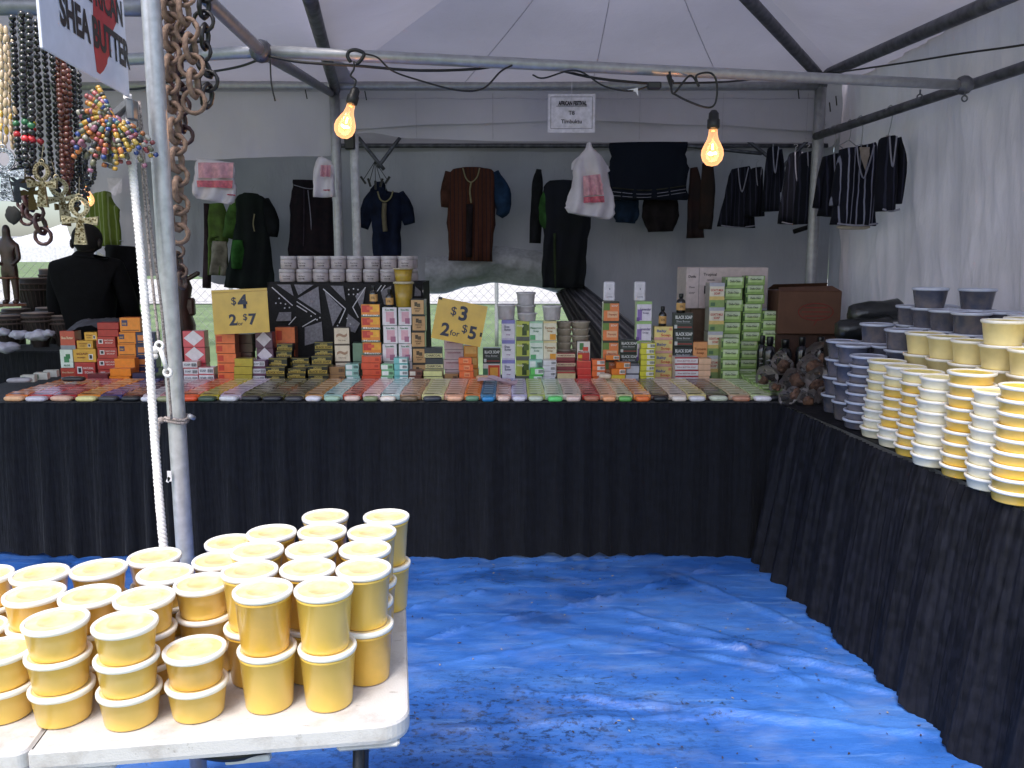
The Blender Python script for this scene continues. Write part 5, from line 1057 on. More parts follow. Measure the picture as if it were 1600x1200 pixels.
for i, (px, py, ry, l) in enumerate(((1368, 488, 0, 'upper dark plastic wrapped roll behind the tubs'), (1350, 514, .1, 'lower dark plastic wrapped roll behind the tubs'))):
    q = PY(px, py, 4.55 - .05*i); b = bmesh.new(); rr = .062
    for s_ in range(1): lathe(b, [(.02, -.15), (rr*.8, -.14), (rr, -.12), (rr*1.05, -.03), (rr*.95, .04), (rr*1.04, .12), (rr*.8, .14), (.02, .15)], 20)
    for v in b.verts: v.co *= 1+.06*vn(v.co.z*30, v.co.x*40, i)
    b.transform(Matrix.Rotation(R(84), 4, 'Y')); tag(ob('wrapped_roll', b, mat('1c1e20', .3, coat=.3, bump=.8, bscale=40, rnd=0), None, True, q), l, 'roll')
b = bmesh.new(); q = PY(1352, 530, 4.6); bx(b, 0, 0, (q.z-.03-TZ)/2, .4, .22, q.z-.03-TZ, bev=.004); tag(ob('carton', b, mat('2c221e', .8, rnd=0), None, loc=(q.x+.02, 4.62, TZ+.001)), 'dark carton under the two wrapped rolls', 'carton')
# dark tubs on top of the far back row
for i, (px, y0, y1, wp_, Y, l) in enumerate(((1445, 432, 454, 46, 3.95, 'tall dark tub standing highest against the right wall'),)):
    pass
# clear leaflet on the laid boxes and a draped grey cloth
b = bmesh.new(); q = PZ(778, 596, TZ+.05); grid(b, lambda u, v: Vector(((u-.5)*.22, (v-.5)*.10, .02*math.sin(u*6)*(v)+.012*math.sin(v*5+u*3))), 16, 8); tag(ob('plastic_leaflet', b, mat('cdb4c0', .2, coat=.8, trans=.2, rnd=0), None, True, (q.x, q.y, TZ+.055), (R(6), R(4), R(-12))), 'crumpled pinkish plastic wrapped leaflet lying below the $3 sign', 'leaflet')
b = bmesh.new(); grid(b, lambda u, v: Vector(((u-.5)*.33, (v-.5)*.22, .05*math.sin(PI*u)**.6*(1-.3*v)+.012*vn(u*6, v*5, 1)-.05*(1-v)**3)), 26, 14); q = PY(150, 516, 5.17); tag(ob('grey_cloth', b, mat('44444c', .85, rnd=0), None, True, (q.x, 5.2, pz(150, 508, 5.2))), 'dark grey cloth draped over the red boxes at left', 'cloth')
# ------------------------------------------------------------------ clothes
def clothlimb(pts, Y, th, mt, parent, name, fold=.012, s=0, seg=26, org=None, open_=False):
    """pts: (px, py, half width px) down the garment, plane Y -> closed soft tube"""
    W = []
    for a_, c_, hw in pts: q = PY(a_, c_, Y); W.append((q, hw/F*Y))
    P = smooth_path([w_[0] for w_ in W], 4); HW = smooth_path([Vector((w_[1], 0, 0)) for w_ in W], 4)
    b = bmesh.new(); rings = []; n_ = len(P)
    for i, q in enumerate(P):
        t = (P[min(i+1, n_-1)]-P[max(i-1, 0)]); t.y = 0; t.normalize(); side = Vector((-t.z, 0, t.x)); hw = max(.004, HW[i].x)*(1+.035*math.sin(i*1.1+s*2)+.02*math.sin(i*2.7+s)); v = i/(n_-1); ring = []
        for k in range(seg):
            a_ = 2*PI*k/seg; cx, sy_ = math.cos(a_), math.sin(a_)
            x = math.copysign(abs(cx)**.8, cx)*hw; y = -math.copysign(abs(sy_)**.9, sy_)*th/2
            y += fold*(.2+v)*math.sin(cx*hw*52+s*2+v*1.5+.8*math.sin(v*5+s))*abs(sy_)**.5
            ring.append(b.verts.new(q+side*x+Vector((0, y, 0))-(org or Vector())))
        rings.append(ring)
    for a_, c_ in zip(rings, rings[1:]):
        for k in range(seg): b.faces.new((a_[k], a_[(k+1) % seg], c_[(k+1) % seg], c_[k]))
    b.faces.new(rings[0][::-1]); b.faces.new(rings[-1]); return ob(name, b, mt, parent, True)
def hanger(px, py, w_, Y, parent, org, hook=14):
    b = bmesh.new(); q = PY(px, py, Y)-org; k = 1/F*Y
    tube(b, smooth_path([q+Vector((-w_*k, 0, -5*k)), q, q+Vector((w_*k, 0, -5*k))]), .004, 6); tube(b, smooth_path([q, q+Vector((0, 0, hook*.6*k)), q+Vector((3*k, 0, hook*.85*k)), q+Vector((0, 0, hook*k)), q+Vector((-3*k, 0, hook*.9*k))]), .0025, 6); ob('hanger', b, STEEL, parent, True)
def garment(name, label, Y, body, sleeves, mt, th=.09, cat='garment', trim=None, hk=None, s=0, group=None, smt=None):
    org = PY(body[0][0], body[0][1], Y); t = thing(name, label, cat, org, group=group)
    clothlimb(body, Y, th, mt, t, 'body', .022, s, 34, org)
    for i, sl_ in enumerate(sleeves): clothlimb(sl_, Y+.02, th*.8, smt[i] if smt else mt, t, 'sleeve', .008, s+i, 18, org)
    if trim:
        for pts, m_, r_ in trim:
            b = bmesh.new(); tube(b, smooth_path([PY(a_, c_, Y)-org+Vector((0, -th/2-.008, 0)) for a_, c_ in pts], 4), r_, 5); ob('trim', b, m_, t, True)
    if hk: hanger(hk[0], hk[1], hk[2], Y, t, org, hk[3])
    return t
def fab(c, **k): return mat(c, .9, vary=k.pop('vary', .3), scale=k.pop('scale', 12), bump=.3, bscale=60, rnd=0, spec=.2, **k)
YW = 7.45
CG_ = 'clothes hung in the tent behind'
G1 = fab('46662f'); DK = fab('17181c'); NV = fab('141c33'); RB = fab('4a2a20', c2='5e3428'); STR = mat('131420', .85, kind='stripe', c2='85859a', rnd=0, spec=.2); STR2 = mat('10111c', .85, kind='stripe', c2='2a2b3c', rnd=0, spec=.2)
TRM = mat('8c8466', .8, rnd=0); TRW = mat('8e8c9c', .8, rnd=0)
garment('dress', 'dark brown and green dress with pale skirt at the far left of the clothes', YW, [(338, 318, 10), (340, 335, 14), (342, 375, 15), (340, 378, 14), (342, 430, 16)], [[(323, 318, 4), (324, 380, 5), (323, 450, 7)]], fab('4a5a30', c2='5e7a38'), trim=None, s=1, smt=[fab('3a2c30')])
garment('skirt_panel', 'pale pleated skirt panel hanging below the green dress', YW-.06, [(343, 377, 11), (343, 400, 13), (342, 430, 14)], [], fab('8c8678'), .05, s=3)
garment('robe', 'long black and green robe hanging left of the middle post', YW-.1, [(392, 302, 10), (392, 312, 22), (393, 350, 24), (392, 400, 33), (390, 452, 39)], [[(372, 312, 8), (366, 340, 13), (358, 372, 10)], [(412, 312, 8), (424, 345, 12), (424, 370, 9)]], fab('14171a', c2='1b2420', scale=4), .14, trim=[([(402, 335), (400, 350), (402, 362)], TRM, .006)], hk=(394, 303, 18, 12), s=2, smt=[G1, fab('14171a')])
garment('cloth', 'green cloth panel showing low in the black robe', YW-.17, [(371, 375, 8), (371, 395, 10), (370, 420, 9)], [], fab('2c5a24'), .04, s=5)
garment('trousers', 'black patterned trousers with white drawstring hanging by the post', YW, [(487, 282, 28), (487, 300, 30), (487, 350, 34), (488, 403, 36)], [], fab('17151c', c2='241a20', scale=20), .12, trim=[([(462, 290), (487, 296), (515, 292)], TRW, .004), ([(484, 298), (488, 335), (490, 370)], TRW, .004), ([(478, 296), (478, 345), (477, 385)], fab('3c3440'), .004)], s=4)
garment('tunic', 'short sleeved navy tunic with gold embroidered neck hanging left of centre', YW, [(604, 298, 10), (603, 302, 26), (604, 335, 24), (604, 372, 22), (605, 402, 22)], [[(586, 303, 9), (577, 322, 12), (566, 356, 9)], [(622, 303, 9), (632, 322, 12), (640, 350, 9)]], NV, .12, trim=[([(592, 300), (596, 312), (604, 316), (612, 310), (616, 299)], TRM, .007), ([(603, 318), (602, 335), (603, 352), (604, 362)], mat('6a6250', .8, rnd=0), .022)], hk=(603, 299, 14, 14), s=6)
garment('robe', 'wide brown patterned robe with blue sleeve in the middle of the back wall', YW, [(738, 262, 14), (738, 268, 34), (738, 300, 36), (736, 350, 36), (735, 408, 34)], [[(706, 270, 10), (700, 295, 11), (697, 324, 8)], [(768, 272, 12), (782, 300, 15), (786, 325, 12), (780, 338, 6)]], mat('4a2a20', .9, kind='stripe', c2='2c2026', rnd=0, spec=.2), .14, trim=[([(724, 264), (729, 280), (737, 286), (746, 278), (750, 264)], TRM, .006), ([(737, 286), (735, 300), (737, 318)], TRM, .008), ([(735, 320), (734, 360), (733, 402)], fab('241c20'), .03)], hk=(738, 262, 20, 16), s=7, smt=[fab('4a2e26'), fab('1e3450')])
garment('robe', 'narrow dark robe hanging beside the green sleeved one', YW, [(842, 265, 4), (840, 285, 8), (838, 330, 9), (836, 380, 9)], [], fab('1a1b20'), .08, s=8)
garment('robe', 'black robe with bright green sleeve hanging behind the white plastic bag', YW-.15, [(884, 282, 10), (884, 290, 34), (886, 340, 36), (882, 400, 34), (880, 450, 33)], [[(862, 294, 12), (862, 325, 20), (860, 350, 16), (858, 364, 6)]], fab('15181a', c2='1b1d28', scale=3), .14, trim=[([(866, 365), (866, 400), (868, 450)], fab('2e3a24'), .012)], hk=(880, 282, 20, 20), s=9, smt=[fab('325a2c')])
garment('shawl', 'large dark navy shawl with striped lower border hanging at top', YW-.1, [(1013, 222, 58), (1013, 250, 59), (1013, 280, 60), (1012, 312, 60)], [], fab('131724', c2='181c28', scale=3), .07, trim=[([(955, 300), (1010, 304), (1070, 296)], TRW, .003), ([(955, 306), (1010, 309), (1070, 301)], TRW, .003), ([(956, 294), (1010, 298), (1070, 291)], fab('3a3a34'), .006)], s=10, cat='shawl')
garment('shirt', 'dark blue shirt hem showing under the navy shawl', YW, [(978, 312, 20), (978, 335, 20), (977, 348, 15)], [], fab('18283c'), .08, s=11)
garment('shirt', 'dark brown shirt hem showing under the navy shawl', YW, [(1032, 312, 27), (1032, 345, 27), (1032, 362, 18)], [], fab('1f1a1c'), .1, s=12)
garment('robe', 'dark grey and rust robe hanging left of the right bulb', YW-.05, [(1084, 262, 5), (1086, 285, 9), (1086, 330, 12), (1086, 372, 13)], [], fab('241f22', c2='38221e', scale=5), .1, s=13)
garment('robe', 'dark robe hanging just behind the right bulb', YW-.1, [(1106, 255, 8), (1106, 290, 11), (1104, 330, 11), (1102, 358, 10)], [], fab('26201f', c2='3a2a24', scale=5), .1, s=14)
SG_ = 'navy blouses on hangers'
def blouse(label, Y, cx, y0, y1, w0, w1, m_, s, slv=(), hk=(8, 12), white=False, skew=0, hem=False):
    k = (y1-y0)
    tr_ = [([(cx-w0*.5, y0+1), (cx-w0*.28+skew*.2, y0+k*.25), (cx+skew*.25, y0+k*.42), (cx+w0*.28+skew*.1, y0+k*.22), (cx+w0*.5, y0+1)], TRW, .005)]
    if hem: tr_.append(([(cx-w1+skew+2, y1-2), (cx+skew, y1+1), (cx+w1+skew-2, y1-2)], TRW, .006))
    g = garment('blouse', label, Y, [(cx, y0, w0*.7), (cx, y0+k*.07, w0), (cx+skew*.5, y0+k*.5, (w0+w1)/2), (cx+skew, y1, w1)], slv, m_, .12, trim=tr_, hk=(cx, y0, hk[0], hk[1]), s=s, group=SG_, cat='blouse'); return g
blouse('cluster blouse in dark navy with pale hem, leftmost of the dark blouses', 7.2, 1158, 262, 355, 16, 28, STR2, 1, hem=True, skew=-8)
blouse('dark navy blouse overlapping the leftmost dark blouse', 7.1, 1182, 262, 338, 9, 16, STR2, 2, skew=-4)
blouse('dark navy blouse hanging high between two lower ones', 6.9, 1208, 230, 330, 9, 14, STR2, 3, slv=[[(1218, 234, 3), (1221, 270, 4), (1216, 300, 4)]], skew=-4)
blouse('dark blouse with pale neck trim left of the corner post', 6.3, 1243, 238, 350, 11, 20, STR2, 4, hem=True, skew=-8)
blouse('dark striped blouse just behind the corner post', 6.0, 1262, 238, 350, 11, 18, STR2, 5, skew=-4)
rl0, rl1 = PY(1275, 213, 5.78), PY(1600, 105, 3.72)
def railY(px): 
    lo, hi = 0., 1.
    for _ in range(40):
        m_ = (lo+hi)/2; p_ = rl0.lerp(rl1, m_)
        if proj(p_)[0] < px: lo = m_
        else: hi = m_
    return p_
for px, (cx, y0, y1, w0, w1, sk), lb, s, sl_, hm in (
    (1303, (1303, 241, 338, 12, 17, -8), 'striped navy blouse first on the side rail, nearest the corner', 6, [[(1290, 245, 3), (1284, 280, 6), (1277, 325, 7)]], False),
    (1345, (1345, 228, 352, 27, 33, -12), 'boldly striped navy blouse with white collar and cream hem', 7, [[(1372, 234, 5), (1378, 270, 8), (1384, 318, 8)], [(1318, 234, 5), (1312, 275, 7), (1304, 322, 8)]], True),
    (1392, (1387, 214, 330, 11, 15, -3), 'dark navy blouse turned sideways, last on the side rail', 8, [[(1400, 216, 5), (1406, 255, 8), (1398, 318, 10)]], True)):
    q = railY(px); g = blouse(lb, q.y, cx, y0, y1, w0, w1, STR if s == 7 else STR2, s, sl_, (9, 2), skew=sk, hem=hm)
    pr_ = proj(q); b = bmesh.new(); o_ = Vector(g.location); a_ = PY(cx, y0, q.y)-o_; c_ = q-o_; tube(b, smooth_path([a_, a_.lerp(c_, .4)+Vector((.008, 0, 0)), c_+Vector((.012, 0, .0)), c_+Vector((0, 0, .033)), c_+Vector((-.03, 0, .01))]), .0028, 6); ob('hook', b, STEEL, g, True)
    if s == 7:
        c2_ = Vector(g.location); b = bmesh.new(); qq = PY(1333, 356, q.y)-c2_
        lathe(b, [(.001, -.012), (.075, -.010), (.105, 0), (.10, .012), (.001, .013)], 24, sx=1.0, sy=.35, c=tuple(qq)); ob('hem_lining', b, mat('b0a396', .8, rnd=0), g, True)
        b = bmesh.new(); qq = [PY(x, y, q.y)-c2_+Vector((0, -.062, 0)) for x, y in ((1336, 232), (1356, 232), (1350, 250), (1345, 268), (1339, 250))]; b.faces.new([b.verts.new(v) for v in qq]); ob('collar_lining', b, mat('9c8e86', .8, rnd=0), g)
for px in (1309, 1328):
    q = railY(px); b = bmesh.new(); tube(b, smooth_path([Vector((-.03, 0, .01)), Vector((0, 0, .033)), Vector((.012, 0, 0)), Vector((.01, 0, -.06)), Vector((0, 0, -.09))]), .0026, 6); tube(b, [(-.09, 0, -.13), (0, 0, -.09), (.09, 0, -.13)], .003, 6); tag(ob('wire_hanger', b, STEEL, None, True, q, (0, 0, .5)), 'empty wire hanger on the side rail near px'.replace('near px', ['left of the bold striped blouse', 'touching the bold striped blouse'][px == 1328]), 'hanger')
b = bmesh.new(); q0, q1 = PY(1240, 362, 6.2), PY(1272, 352, 6.2); tube(b, [q0, q1], .018, 10); tag(ob('rolled_stick', b, fab('1c1c20'), None, True), 'short dark rolled baton poking out behind the corner post', 'stick')
# green cloth at left
garment('green_dress', 'green tie-dyed cloth hanging in the left tent behind the seller', 6.3, [(168, 300, 3), (160, 318, 24), (160, 345, 26), (165, 384, 24)], [], mat('5a6a1e', .85, vary=.2, kind='stripe', c2='8a9468', rnd=0), .1, s=20, cat='cloth')
# plastic bags
def bag(label, Y, pts, m_, redp, th=.10, s=0, handles=None):
    org = PY(pts[0][0], pts[0][1], Y); t = thing('plastic_bag', label, 'plastic bag', org, group='plastic bags hanging from the tent')
    clothlimb(pts, Y, th, m_, t, 'body', .022, s, 34, org)
    for (x0, y0, x1, y1, x2, y2, x3, y3, m2) in redp:
        A_, B_, C_, D_ = [PY(a_, c_, Y-th/2-.03)-org for a_, c_ in ((x0, y0), (x1, y1), (x2, y2), (x3, y3))]
        b = bmesh.new(); grid(b, lambda u, v: A_.lerp(B_, u).lerp(D_.lerp(C_, u), v)+Vector((0, .012*math.sin(u*14+s)*(.3+v), 0)), 16, 6); ob('red_print', b, m2, t, True)
    if handles:
        for h_ in handles: clothlimb(h_, Y, .02, m_, t, 'handle', .002, s, 10, org)
PB = mat('ddd6de', .3, coat=.3, vary=.08, scale=9, trans=.3, bump=.8, bscale=14, rnd=0); PR_ = mat('d49aa6', .4, vary=.15, scale=40, trans=.2, rnd=0); RD = mat('cc6474', .4, trans=.2, vary=.2, scale=60, rnd=0)
bag('white plastic bag with pale red print hanging from the centre valance', 5.3, [(920, 224, 3), (920, 234, 7), (921, 250, 22), (922, 268, 26), (923, 300, 32), (922, 325, 39), (920, 338, 32)], PB, [(911, 275, 938, 272, 944, 304, 912, 306, PR_), (912, 308, 944, 306, 945, 316, 912, 317, RD)], .12, 1, [[(906, 248, 4), (900, 256, 6), (896, 266, 4)], [(936, 252, 4), (944, 262, 6), (949, 270, 5)]])
bag('pink white plastic bag with red lines hanging at far left of the valance', 5.35, [(337, 251, 29), (336, 265, 30), (335, 285, 32), (335, 305, 34), (334, 315, 26)], PB, [(309, 254, 365, 254, 364, 278, 309, 278, PR_), (307, 282, 364, 282, 363, 294, 307, 292, RD), (354, 303, 368, 304, 368, 306, 354, 305, RD)], .05, 2)
bag('small pink white plastic bag hanging against the middle post', 5.42, [(510, 248, 8), (507, 256, 14), (506, 275, 16), (507, 308, 17)], PB, [(501, 258, 517, 258, 517, 276, 500, 276, PR_), (505, 296, 516, 296, 516, 298, 505, 298, RD)], .04, 3)
# paper sign
t = thing('paper_sign', 'white paper sign reading T8 Timbuktu hanging from the tent beam', 'sign', PY(893, 177, 5.30)); w_ = 71/F*5.3; h = 56/F*5.3
b = bmesh.new(); grid(b, lambda u, v: Vector(((u-.5)*w_, .004*math.sin(u*3), (v-.5)*h)), 8, 6); ob('sheet', b, mat('dcd8e4', .5, coat=.3, rnd=0), t, True)
b = bmesh.new(); M_ = lambda u, v: Matrix.Translation((u*w_, -.006, v*h)) @ FRONT
puttext(b, 'T8', M_(0, 0), height=h*.11); puttext(b, 'Timbuktu', M_(0, -.22), width=w_*.44); bx(b, 0, -.005, .18*h, w_*.65, .001, .0025); puttext(b, 'AFRICAN FESTIVAL', M_(.02, .25), width=w_*.60, height=h*.12, bold=.05)
ob('print', b, mat('26242c', .6, rnd=0), t); b = bmesh.new()
for a_, c_ in (((-.44, -.4), (.44, -.4)), ((.44, -.4), (.44, .42)), ((.44, .42), (-.44, .42)), ((-.44, .42), (-.44, -.4))): tube(b, [(a_[0]*w_, -.005, a_[1]*h), (c_[0]*w_, -.005, c_[1]*h)], .0012, 4)
ob('border', b, mat('7c7884', .6, rnd=0), t); b = bmesh.new(); tube(b, [(0, -.004, h*.3), (0, -.004, h*.9)], .0016, 5); ob('string', b, mat('c8c4d0', .6), t)
# leaflets pinned to the left sheet and clips
b = bmesh.new(); q = PY(180, 290, 6.5); quad(b, [(-.06, 0, .06), (.06, 0, .06), (.05, -.01, -.05), (0, -.02, -.08), (-.05, 0, -.05)]); tag(ob('paper_note', b, mat('c4c0cc', .6, rnd=0), None, loc=q), 'small curled paper note pinned on the left tent sheet', 'note')
b = bmesh.new()
for i in range(5): q = Vector((.05*(i-2), 0, -.14+.02*abs(i-2))); bx(b, q.x, 0, q.z, .016, .02, .07, rot=Matrix.Rotation((i-2)*.3, 4, 'Y')); tube(b, [q, (0, 0, .05)], .003, 5)
tag(ob('strap_bundle', b, BLACKP, None, loc=PY(586, 262, 7.0)), 'bundle of black straps dangling inside the rear tent', 'straps')
for px, py, l in ((547, 222, 'upper black clamp on the pale post'), ): 
    b = bmesh.new(); bx(b, 0, 0, 0, .07, .06, .10, bev=.006); bx(b, .02, 0, .06, .03, .05, .03, bev=.004); tag(ob('post_clamp', b, BLACKP, None, loc=PY(px, py, 5.85)), 'black plastic corner clamp on the pale post below the bulb', 'clamp')
# ------------------------------------------------------------------ people and figures
def skin(name, V, E, m_, parent=None, sub=2, root=0):
    me = bpy.data.meshes.new(name); me.from_pydata([v[:3] for v in V], E, []); o = bpy.data.objects.new(name, me); C.objects.link(o)
    md = o.modifiers.new('skin', 'SKIN'); md.use_smooth_shade = True
    for i, v in enumerate(V): me.skin_vertices[0].data[i].radius = (v[3], v[4] if len(v) > 4 else v[3]); me.skin_vertices[0].data[i].use_root = (i == root)
    s_ = o.modifiers.new('sub', 'SUBSURF'); s_.levels = s_.render_levels = sub
    bpy.context.view_layer.update(); dg = bpy.context.evaluated_depsgraph_get(); m2 = bpy.data.meshes.new_from_object(o.evaluated_get(dg)); bpy.data.objects.remove(o)
    m2.materials.clear(); m2.materials.append(m_)
    for p_ in m2.polygons: p_.use_smooth = True
    return link(name, m2, parent)
YP = 5.62
hd = PY(135, 375, YP); fz = .0
P0 = Vector((PY(140, 500, YP).x, YP, 0))
man = thing('person', 'person seen from behind in a black long sleeved shirt by the drums', 'person', (P0.x, P0.y, 0))
sk = (1780)
hx = hd.x-P0.x; htop = pz(135, 350, YP); shz = pz(135, 398, YP)
m_sk = mat('1c120e', .5, vary=.15, rnd=0); m_bl = mat('0c0c0f', .9, vary=.2, rnd=0, spec=.15)
V = [(0, 0, .95, .15, .10), (0, 0, 1.08, .145, .105), (0, 0, 1.25, .175, .115), (0, .01, shz-.10, .19, .12), (hx*.8, .01, shz-.01, .11, .09), (hx, .0, shz+.05, .055, .055), (hx, -.01, htop-.16, .065, .075), (hx, -.01, htop-.075, .075, .09), (hx, 0, htop-.03, .05, .065),
     (-.19, .01, shz-.09, .062), (-.235, .03, shz-.33, .050), (-.235, .08, shz-.56, .038), (-.22, .02, shz-.62, .036),
     (.20, .01, shz-.09, .062), (.25, .05, shz-.33, .050), (.22, .22, shz-.50, .038), (.20, .27, shz-.52, .036),
     (-.09, 0, .82, .09), (-.10, .0, .48, .062), (-.10, .01, .10, .042), (-.10, .12, .04, .036), (.09, 0, .82, .09), (.10, 0, .48, .062), (.10, .01, .10, .042), (.10, .12, .04, .036)]
E = [(0, 1), (1, 2), (2, 3), (3, 4), (4, 5), (5, 6), (6, 7), (7, 8), (3, 9), (9, 10), (10, 11), (11, 12), (3, 13), (13, 14), (14, 15), (15, 16), (0, 17), (17, 18), (18, 19), (19, 20), (0, 21), (21, 22), (22, 23), (23, 24)]
bd = skin('body', V, E, m_sk, man)
sh_ob = skin('shirt', [(0, 0, .93, .165, .115), (0, 0, 1.08, .16, .12), (0, 0, 1.25, .19, .13), (0, .01, shz-.10, .205, .13), (hx*.8, .01, shz-.005, .12, .10), (hx, .0, shz+.035, .068, .066), (-.19, .01, shz-.09, .075), (-.24, .03, shz-.33, .062), (-.24, .08, shz-.54, .05), (.20, .01, shz-.09, .075), (.255, .05, shz-.33, .062), (.225, .21, shz-.49, .05)], [(0, 1), (1, 2), (2, 3), (3, 4), (4, 5), (3, 6), (6, 7), (7, 8), (3, 9), (9, 10), (10, 11)], m_bl, man)
skin('trousers', [(0, 0, .95, .16, .115), (-.09, 0, .80, .10), (-.10, 0, .48, .075), (-.10, .01, .12, .06), (.09, 0, .80, .10), (.10, 0, .48, .075), (.10, .01, .12, .06)], [(0, 1), (1, 2), (2, 3), (0, 4), (4, 5), (5, 6)], mat('15161c', .9, rnd=0), man)
b = bmesh.new(); bmesh.ops.create_icosphere(b, subdivisions=3, radius=1, matrix=Matrix.Translation((hx, .012, htop-.095)) @ Matrix.Diagonal((.094, .105, .10, 1))); ob('hair', b, mat('0a0909', .95, rnd=0, bump=.6, bscale=200), man, True)
for s_ in (-1, 1):
    b = bmesh.new(); bmesh.ops.create_icosphere(b, subdivisions=2, radius=1, matrix=Matrix.Translation((hx+s_*.093, -.01, htop-.13)) @ Matrix.Diagonal((.014, .022, .034, 1))); ob('ear', b, m_sk, man, True)
for s_, (x, y, z) in ((-1, (-.22, .02, shz-.62)), (1, (.20, .27, shz-.52))):       # hands
    V = [(x, y, z, .026, .018), (x+.004*s_, y+.01, z-.05, .036, .016)]; E = [(0, 1)]
    for k in range(4):
        fx_ = x-.028+.019*k; i0 = len(V); V += [(fx_, y+.012, z-.085, .0088), (fx_, y+.022, z-.115+.004*abs(k-1), .008), (fx_, y+.034, z-.135+.007*abs(k-1), .007)]; E += [(1, i0), (i0, i0+1), (i0+1, i0+2)]
    i0 = len(V); V += [(x-s_*.038, y+.02, z-.05, .0095), (x-s_*.045, y+.035, z-.08, .008)]; E += [(0, i0), (i0, i0+1)]
    skin('hand', V, E, m_sk, man, 1)
# black garments hung beside him
garment('black_jacket', 'black jacket hanging wide against the left sheet beside the seller', 6.0, [(192, 384, 24), (192, 395, 26), (192, 430, 26), (190, 480, 27), (180, 520, 24), (170, 545, 20)], [], fab('0e0e12'), .16, s=31, cat='jacket', hk=(190, 384, 18, 8))
# wooden carved figures at far left
WD = mat('3a1f16', .5, coat=.3, vary=.35, scale=14, bump=.6, bscale=60, rnd=0); WL = mat('7a4c38', .55, vary=.3, scale=20, rnd=0)
def figure(px, yt, yb, Y, label, s=1):
    q = PY(px, yb, Y); hh = pz(px, yt, Y)-q.z; t = thing('carved_figure', label, 'statue', q)
    k = hh
    V = [(0, 0, .45*k, .10*k, .07*k), (0, 0, .62*k, .09*k, .06*k), (0, 0, .76*k, .115*k, .06*k), (0, 0, .84*k, .04*k), (0, 0, .92*k, .055*k, .06*k), (0, 0, 1.0*k, .03*k), (-.11*k, 0, .74*k, .036*k), (-.14*k, -.02*k, .58*k, .03*k), (-.07*k, -.07*k, .5*k, .026*k), (.11*k, 0, .74*k, .036*k), (.14*k, -.02*k, .58*k, .03*k), (.07*k, -.07*k, .5*k, .026*k), (-.055*k, 0, .36*k, .05*k), (-.06*k, 0, .18*k, .04*k), (-.06*k, 0, .06*k, .034*k), (-.065*k, -.07*k, .045*k, .034*k), (.055*k, 0, .36*k, .05*k), (.06*k, 0, .18*k, .04*k), (.06*k, 0, .06*k, .034*k), (.065*k, -.07*k, .045*k, .034*k)]
    E = [(0, 1), (1, 2), (2, 3), (3, 4), (4, 5), (2, 6), (6, 7), (7, 8), (2, 9), (9, 10), (10, 11), (0, 12), (12, 13), (13, 14), (14, 15), (0, 16), (16, 17), (17, 18), (18, 19)]
    skin('body', V, E, WD, t); b = bmesh.new(); lathe(b, [(.15*k, 0), (.15*k, .03*k)], 20); ob('base', b, WL, t)
    b = bmesh.new(); tube(b, [(-.11*k, 0, .34*k), (-.1*k, -.07*k, .35*k), (0, -.085*k, .345*k), (.1*k, -.07*k, .35*k), (.11*k, 0, .34*k)], .012*k, 8); ob('belt', b, WL, t, True)
    return q
drz = pz(60, 483, 6.1)
figure(20, 350, 478, 5.6, 'large dark wooden carved figure standing at the far left')
figure(-14, 372, 480, 5.75, 'second wooden carved figure cut by the left edge')
# drums
DD = mat('241a18', .6, vary=.3, scale=18, bump=.6, bscale=60, rnd=.15); DH = mat('8c7a70', .7, vary=.2, scale=12, rnd=.1)
def drum(px, yt, Y, wpx, label, hgt=.6, base=None):
    q = PY(px, yt, Y); r = wpx/2/F*Y; z0 = q.z-hgt; t = thing('djembe_drum', label, 'drum', (q.x, Y, z0), group='hand drums at the left')
    b = bmesh.new(); lathe(b, [(r*.62, 0), (r*.5, hgt*.25), (r*.48, hgt*.45), (r*.85, hgt*.7), (r*.98, hgt*.9), (r, hgt*.99)], 24); ob('shell', b, DD, t, True)
    b = bmesh.new(); lathe(b, [(r*1.0, hgt*.985), (r*.98, hgt*1.0), (.001, hgt*1.004)], 24, cap0=False, cap1=False); ob('skin', b, DH, t, True)
    b = bmesh.new(); 
    for zz in (.93, .86): tube(b, [(r*1.03*math.cos(k*PI/12), r*1.03*math.sin(k*PI/12), hgt*zz) for k in range(25)], .008, 6, cap=False)
    for k in range(24):
        a_ = k*PI/12; tube(b, [(r*1.04*math.cos(a_), r*1.04*math.sin(a_), hgt*.92), (r*.8*math.cos(a_+.13), r*.8*math.sin(a_+.13), hgt*.62)], .003, 4)
    ob('rope', b, mat('4a3c38', .8, rnd=0), t)
dsh = bmesh.new(); bx(dsh, 0, 0, 0, 2.2, 1.5, .03, bev=.004)
t = thing('drum_platform', 'dark cloth covered platform carrying drums at the far left', 'platform', (-3.75, 6.05, 0))
b = bmesh.new(); bx(b, 0, 0, .36, 2.2, 1.5, .70, bev=.01); ob('cloth', b, mat('0f0f13', .9, rnd=0), t)
for i, (px, yt, Y, wp_, l) in enumerate(((10, 492, 5.55, 52, 'low brown topped drum in the front row at far left'), (60, 488, 5.6, 48, 'brown topped drum in the front row, second from left'), (100, 492, 5.65, 44, 'grey topped drum in the front row beside the seller'), (25, 482, 5.95, 40, 'drum in the back row behind the carved figure'), (80, 480, 6.0, 44, 'wide topped drum in the back row'), (52, 434, 6.2, 46, 'tall black drum with white marks standing behind'), (75, 420, 6.5, 26, 'small brown basket drum with pale top behind'))):
    drum(px, yt, Y, wp_, l, .40 if i < 5 else .62 if i == 5 else .70)
